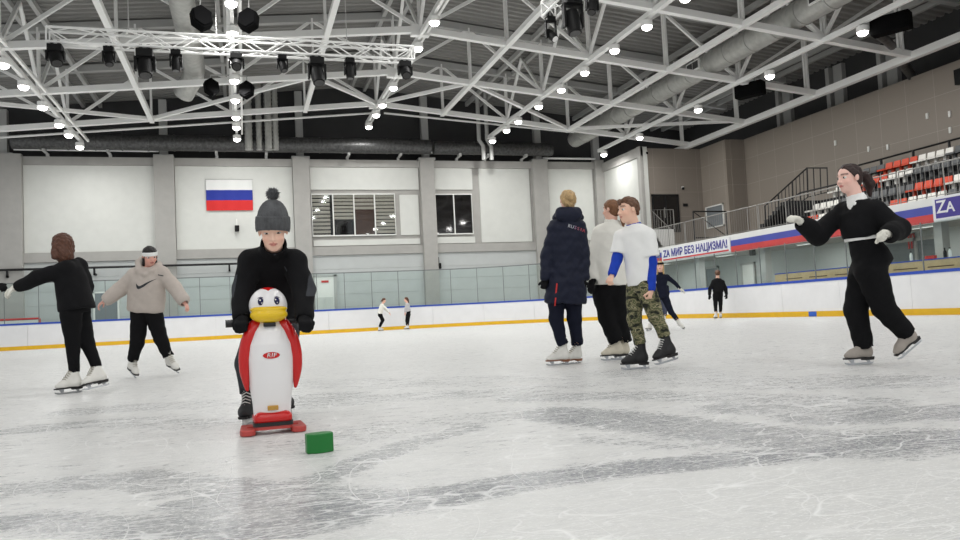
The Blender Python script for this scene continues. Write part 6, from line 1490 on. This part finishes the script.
tb_ = person(dict(J=J_, loc=PX[n]['loc'], s=0.80, vox=0.016, hh=0.21, face=(-0.95, -0.2, 0), front=(-0.95, -0.1, 0), eyes=False, skin=(232, 184, 162),
    label='small distant girl with long brown hair standing upright by the far boards', hand=hands((0, 0.3, -1), (0, 0.3, -1)),
    legs=dict(m=[BLK2], r=(0.098, 0.066, 0.050), end=0.98),
    tops=[dict(name='sweater', m=[cloth('pale_grey_knit', (190, 188, 190))], tab=[(-0.1, 0.15, 0.12, 0), (0.4, 0.14, 0.105, 0), (0.85, 0.135, 0.095, 0), (1.0, 0.07, 0.07, 0)], t0=0.05, r=(0.055, 0.05, 0.042, 0.038))],
    skate=sk(n, dict(boot=BOOTW, sole=SOLEB))))
hd = tb_['hd']; hair_cap(tb_, HRD, [p_cone(hd.P(0, -0.35, 0.0), hd.P(0, -0.5, -0.9), 0.24*hd.h, 0.15*hd.h)], h=0.012, back=-1.4)
n = 'edge'; J_ = PX[n]['J']
ed = person(dict(J=J_, loc=PX[n]['loc'], s=0.95, vox=0.014, hh=0.225, face=(0.9, -0.3, 0), front=(0.9, -0.2, 0), eyes=True,
    label='skater past the left edge of the frame, only a dark gloved hand reaching in', hand=hands((0, 0.5, -0.5), (0, 0.5, 0), sa=1, ca=0.7, ga=GREYT if False else GLB, gb=GLB),
    legs=dict(m=[NAVYT], r=(0.105, 0.075, 0.055), end=0.98),
    tops=[dict(name='jacket', m=[GREYT], tab=[(-0.12, 0.19, 0.15, 0), (0.5, 0.18, 0.14, 0), (0.85, 0.165, 0.115, 0), (1.0, 0.08, 0.08, 0)], t0=-0.12, r=(0.075, 0.065, 0.055, 0.045), collar=(0.08, 0.5))],
    skate=sk(n, dict(boot=BOOTB, sole=SOLEB))))
hair_cap(ed, HBK, h=0.010)

# ================================================================ PENGUIN SKATING AID AND GREEN MARKER
PR = mat('penguin_red', srgb(202, 28, 28), 0.22); PWH = mat('penguin_white', srgb(242, 240, 240), 0.22); PYE = mat('penguin_yellow', srgb(236, 196, 34), 0.25)
PBK = mat('penguin_black', srgb(24, 24, 26), 0.35); PSK = mat('faded_red_plastic', srgb(186, 70, 64), 0.5); POR = mat('brass_clip', srgb(196, 150, 70), 0.35, 0.4); PEY = mat('penguin_eye_blue', srgb(28, 30, 74), 0.15)
pg = on(273, 432.0, 2, 0.0)
peng = thing('penguin_skating_aid', 'red and white penguin skating aid with yellow beak standing on the ice', 'skating aid', (pg.x, pg.y, 0), 0.02)
K = 0.00540          # metres per photo pixel at the penguin
def pz(py): return (435.5-py)*K
I3 = np.eye(3)
prof = [(0.0, 0.096, 0.075, 0), (0.15, 0.102, 0.085, 0), (0.35, 0.116, 0.100, 0), (0.6, 0.128, 0.108, 0), (0.75, 0.124, 0.100, 0), (0.88, 0.098, 0.082, 0), (1.0, 0.052, 0.05, 0)]
z0, z1 = pz(420), pz(323)
X1 = np.array([1., 0, 0])
g = Field((-0.24, -0.2, 0), (0.24, 0.2, 0.8), 0.005)
g.apply(p_loft((0, 0, z0), (0, 0, 1), z1-z0, X1, X1, prof, 0, 1.0))
pb = g.build('belly', PWH, peng)
g = Field((-0.28, -0.24, 0), (0.28, 0.26, 0.8), 0.005)   # red back shell with shoulders and wings
g.apply(p_loft((0, 0.05, z0+0.05), (0, 0, 1), z1-z0-0.03, X1, X1, [(t, w*1.02, d*0.95, 0) for t, w, d, _ in prof], 0, 1.0))
for q in (-1, 1):
    pts = [(q*0.060, 0.0, pz(327)), (q*0.100, -0.02, pz(336)), (q*0.128, -0.025, pz(350)), (q*0.139, -0.025, pz(366)), (q*0.135, -0.02, pz(380)), (q*0.124, -0.015, pz(394))]
    rs = [0.040, 0.038, 0.034, 0.030, 0.022, 0.006]
    P4 = np.array(pts); T4 = np.linspace(0, 1, 6); tt = np.linspace(0, 1, 26)
    def smooth_(v):   # a smooth curve through the wing's points
        c = np.interp(tt, T4, v); e = np.concatenate([[c[0]]*3, c, [c[-1]]*3]); return np.convolve(e, np.ones(7)/7, 'valid')
    Q4 = np.stack([smooth_(P4[:, j]) for j in range(3)], 1); R4 = smooth_(np.array(rs))
    for i in range(25): g.apply(p_cone(Q4[i], Q4[i+1], R4[i], R4[i+1]), 0.004 if i else 0.02)
g.build('red_shell', PR, peng)
hz = pz(309); hc = np.array([-0.003, 0, hz])
g = Field(hc-0.17, hc+0.17, 0.004)
g.apply(p_ell(hc, I3, (0.101, 0.096, 0.102)))
def head_pick(c):
    q = c-hc; k = np.zeros(len(c), int)
    # red cap at the back and crown with a point between the two white brow lobes
    lobes = np.minimum(np.hypot(q[:, 0]-0.042, (q[:, 2]-0.025)), np.hypot(q[:, 0]+0.042, (q[:, 2]-0.025)))
    k[(q[:, 1] > 0.02) | ((lobes > 0.068) & (q[:, 2] > 0.03))] = 1
    return k
ph = g.build('head', [PWH, PR], peng, pick=head_pick)
g = Field(hc-0.2, hc+0.2, 0.004)
g.apply(p_ell(hc+[0, -0.055, -0.050], I3, (0.098, 0.062, 0.044))); g.apply(p_ell(hc+[0, -0.055, -0.018], I3, (0.098, 0.052, 0.018)), 0.02)
pk = g.build('beak', PYE, ph)
for q in (-1, 1):
    mb = MB(); mb.ball(tuple(hc+[q*0.041, -0.084, 0.022]), (0.016, 0.012, 0.021), 16); e = mb.build('eye', PEY, ph, smooth=True)
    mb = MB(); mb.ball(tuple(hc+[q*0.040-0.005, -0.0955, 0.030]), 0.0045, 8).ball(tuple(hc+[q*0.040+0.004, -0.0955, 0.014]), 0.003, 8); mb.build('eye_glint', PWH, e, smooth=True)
    MB().tube([tuple(hc+[q*0.030, -0.0875, 0.043]), tuple(hc+[q*0.042, -0.084, 0.046]), tuple(hc+[q*0.056, -0.079, 0.041])], 0.0022, 6).build('eyelash', PEY, ph)
MB().tube([(-0.215, 0.035, pz(325)), (0.225, 0.035, pz(325))], 0.016, 12).build('handlebar', PBK, peng, smooth=True)
for q in (-1, 1): MB().tube([(q*0.14, 0.035, pz(325)), (q*0.222-0.005, 0.035, pz(325))], 0.022, 14).build('grip', PBK, peng, smooth=True)
MB().box((-0.034, -0.085, pz(330)), (0.030, 0.0, pz(326))).build('neck_clip', PBK, peng, bevel=0.004)
g = Field((-0.2, -0.25, 0.0), (0.2, 0.25, 0.2), 0.004)
g.apply(p_cone((-0.065, -0.06, 0.082), (0.065, -0.06, 0.082), 0.036, 0.036)); g.apply(p_cone((-0.065, 0.02, 0.082), (0.065, 0.02, 0.082), 0.040, 0.040), 0.05); g.keep((0, 0, 0.060), (0, 0, 1))
ft = g.build('red_base', PR, peng)
def rbox(hx, y0, y1, za, zb, r=0.03):
    poly = []
    for cx, cy, a0 in ((hx-r, y1-r, 0), (-hx+r, y1-r, 90), (-hx+r, y0+r, 180), (hx-r, y0+r, 270)):
        for k in range(6): t = math.radians(a0+18*k); poly.append((cx+r*math.cos(t), cy+r*math.sin(t)))
    return MB().prism(poly, zb-za, Matrix.Translation((0, 0, za)))
rbox(0.104, -0.100, 0.06, 0.044, 0.064).build('dark_sole', PBK, ft)
rbox(0.100, -0.096, 0.06, 0.026, 0.044).build('lower_plate', PSK, ft)
for q, y in ((-1, -0.03), (1, 0.0)):
    poly = [(-0.041, -0.02), (-0.034, -0.055), (-0.015, -0.07), (0.015, -0.07), (0.034, -0.055), (0.041, -0.02), (0.032, 0.20), (-0.032, 0.20)]
    MB().prism(poly, 0.030, Matrix.Translation((q*0.131, -0.05, 0.003))).build('ski', PSK, peng, bevel=0.006)
MB().bar((-0.135, 0.01, 0.030), (0.135, 0.01, 0.030), 0.022, 0.016).build('cross_bar', PSK, peng)
MB().box((-0.028, -0.100, pz(412)), (0.028, -0.075, pz(407.5))).build('brass_clip', POR, peng, bevel=0.003)
# oval badge with three letters on the belly
def ovalmesh(rx, rz, zc, n=28):
    return flat([[(rx*math.cos(2*math.pi*k/n), -0.3, zc+rz*math.sin(2*math.pi*k/n)) for k in range(n)]])
zc = pz(358.2)
def plane_decal(name, me, m, lift):
    o = decal(name, me, m, pb, lift); return o
bd = plane_decal('badge', ovalmesh(0.047, 0.020, zc), PWH, 0.002); plane_decal('badge_field', ovalmesh(0.044, 0.0175, zc), PR, 0.0035)
me = text_mesh('RIF', 0.030, 0.0008, 0.2, 1.12); xs = [v.co.x for v in me.vertices]; me.transform(Matrix.Diagonal((0.052/(max(xs)-min(xs)), 1, 1, 1)))
me.transform(frame4((0.0, -0.3, zc), (1, 0, 0), (0, 0, 1))); plane_decal('lettering', me, PWH, 0.006)
# green half-round marker block
gc = on(320, 452.3, 2, 0.0)
mk = thing('ice_marker', 'green half-round plastic marker lying on the ice before the penguin', 'marker', (gc.x, gc.y, 0), -YAW+0.42)
GRN = mat('green_plastic', srgb(14, 116, 44), 0.4, noise=0.06, nscale=12)
poly = [(-0.060, -0.016)] + [(-0.060+0.12*t, -0.016-0.020*math.sin(math.pi*t)) for t in (0.12, 0.25, 0.38, 0.5, 0.62, 0.75, 0.88)] + [(0.060, -0.016), (0.060, 0.030), (0.03, 0.045), (-0.03, 0.045), (-0.060, 0.030)]
MB().prism(poly, 0.086, Matrix.Translation((0, 0, 0.0))).build('block', GRN, mk, bevel=0.005)
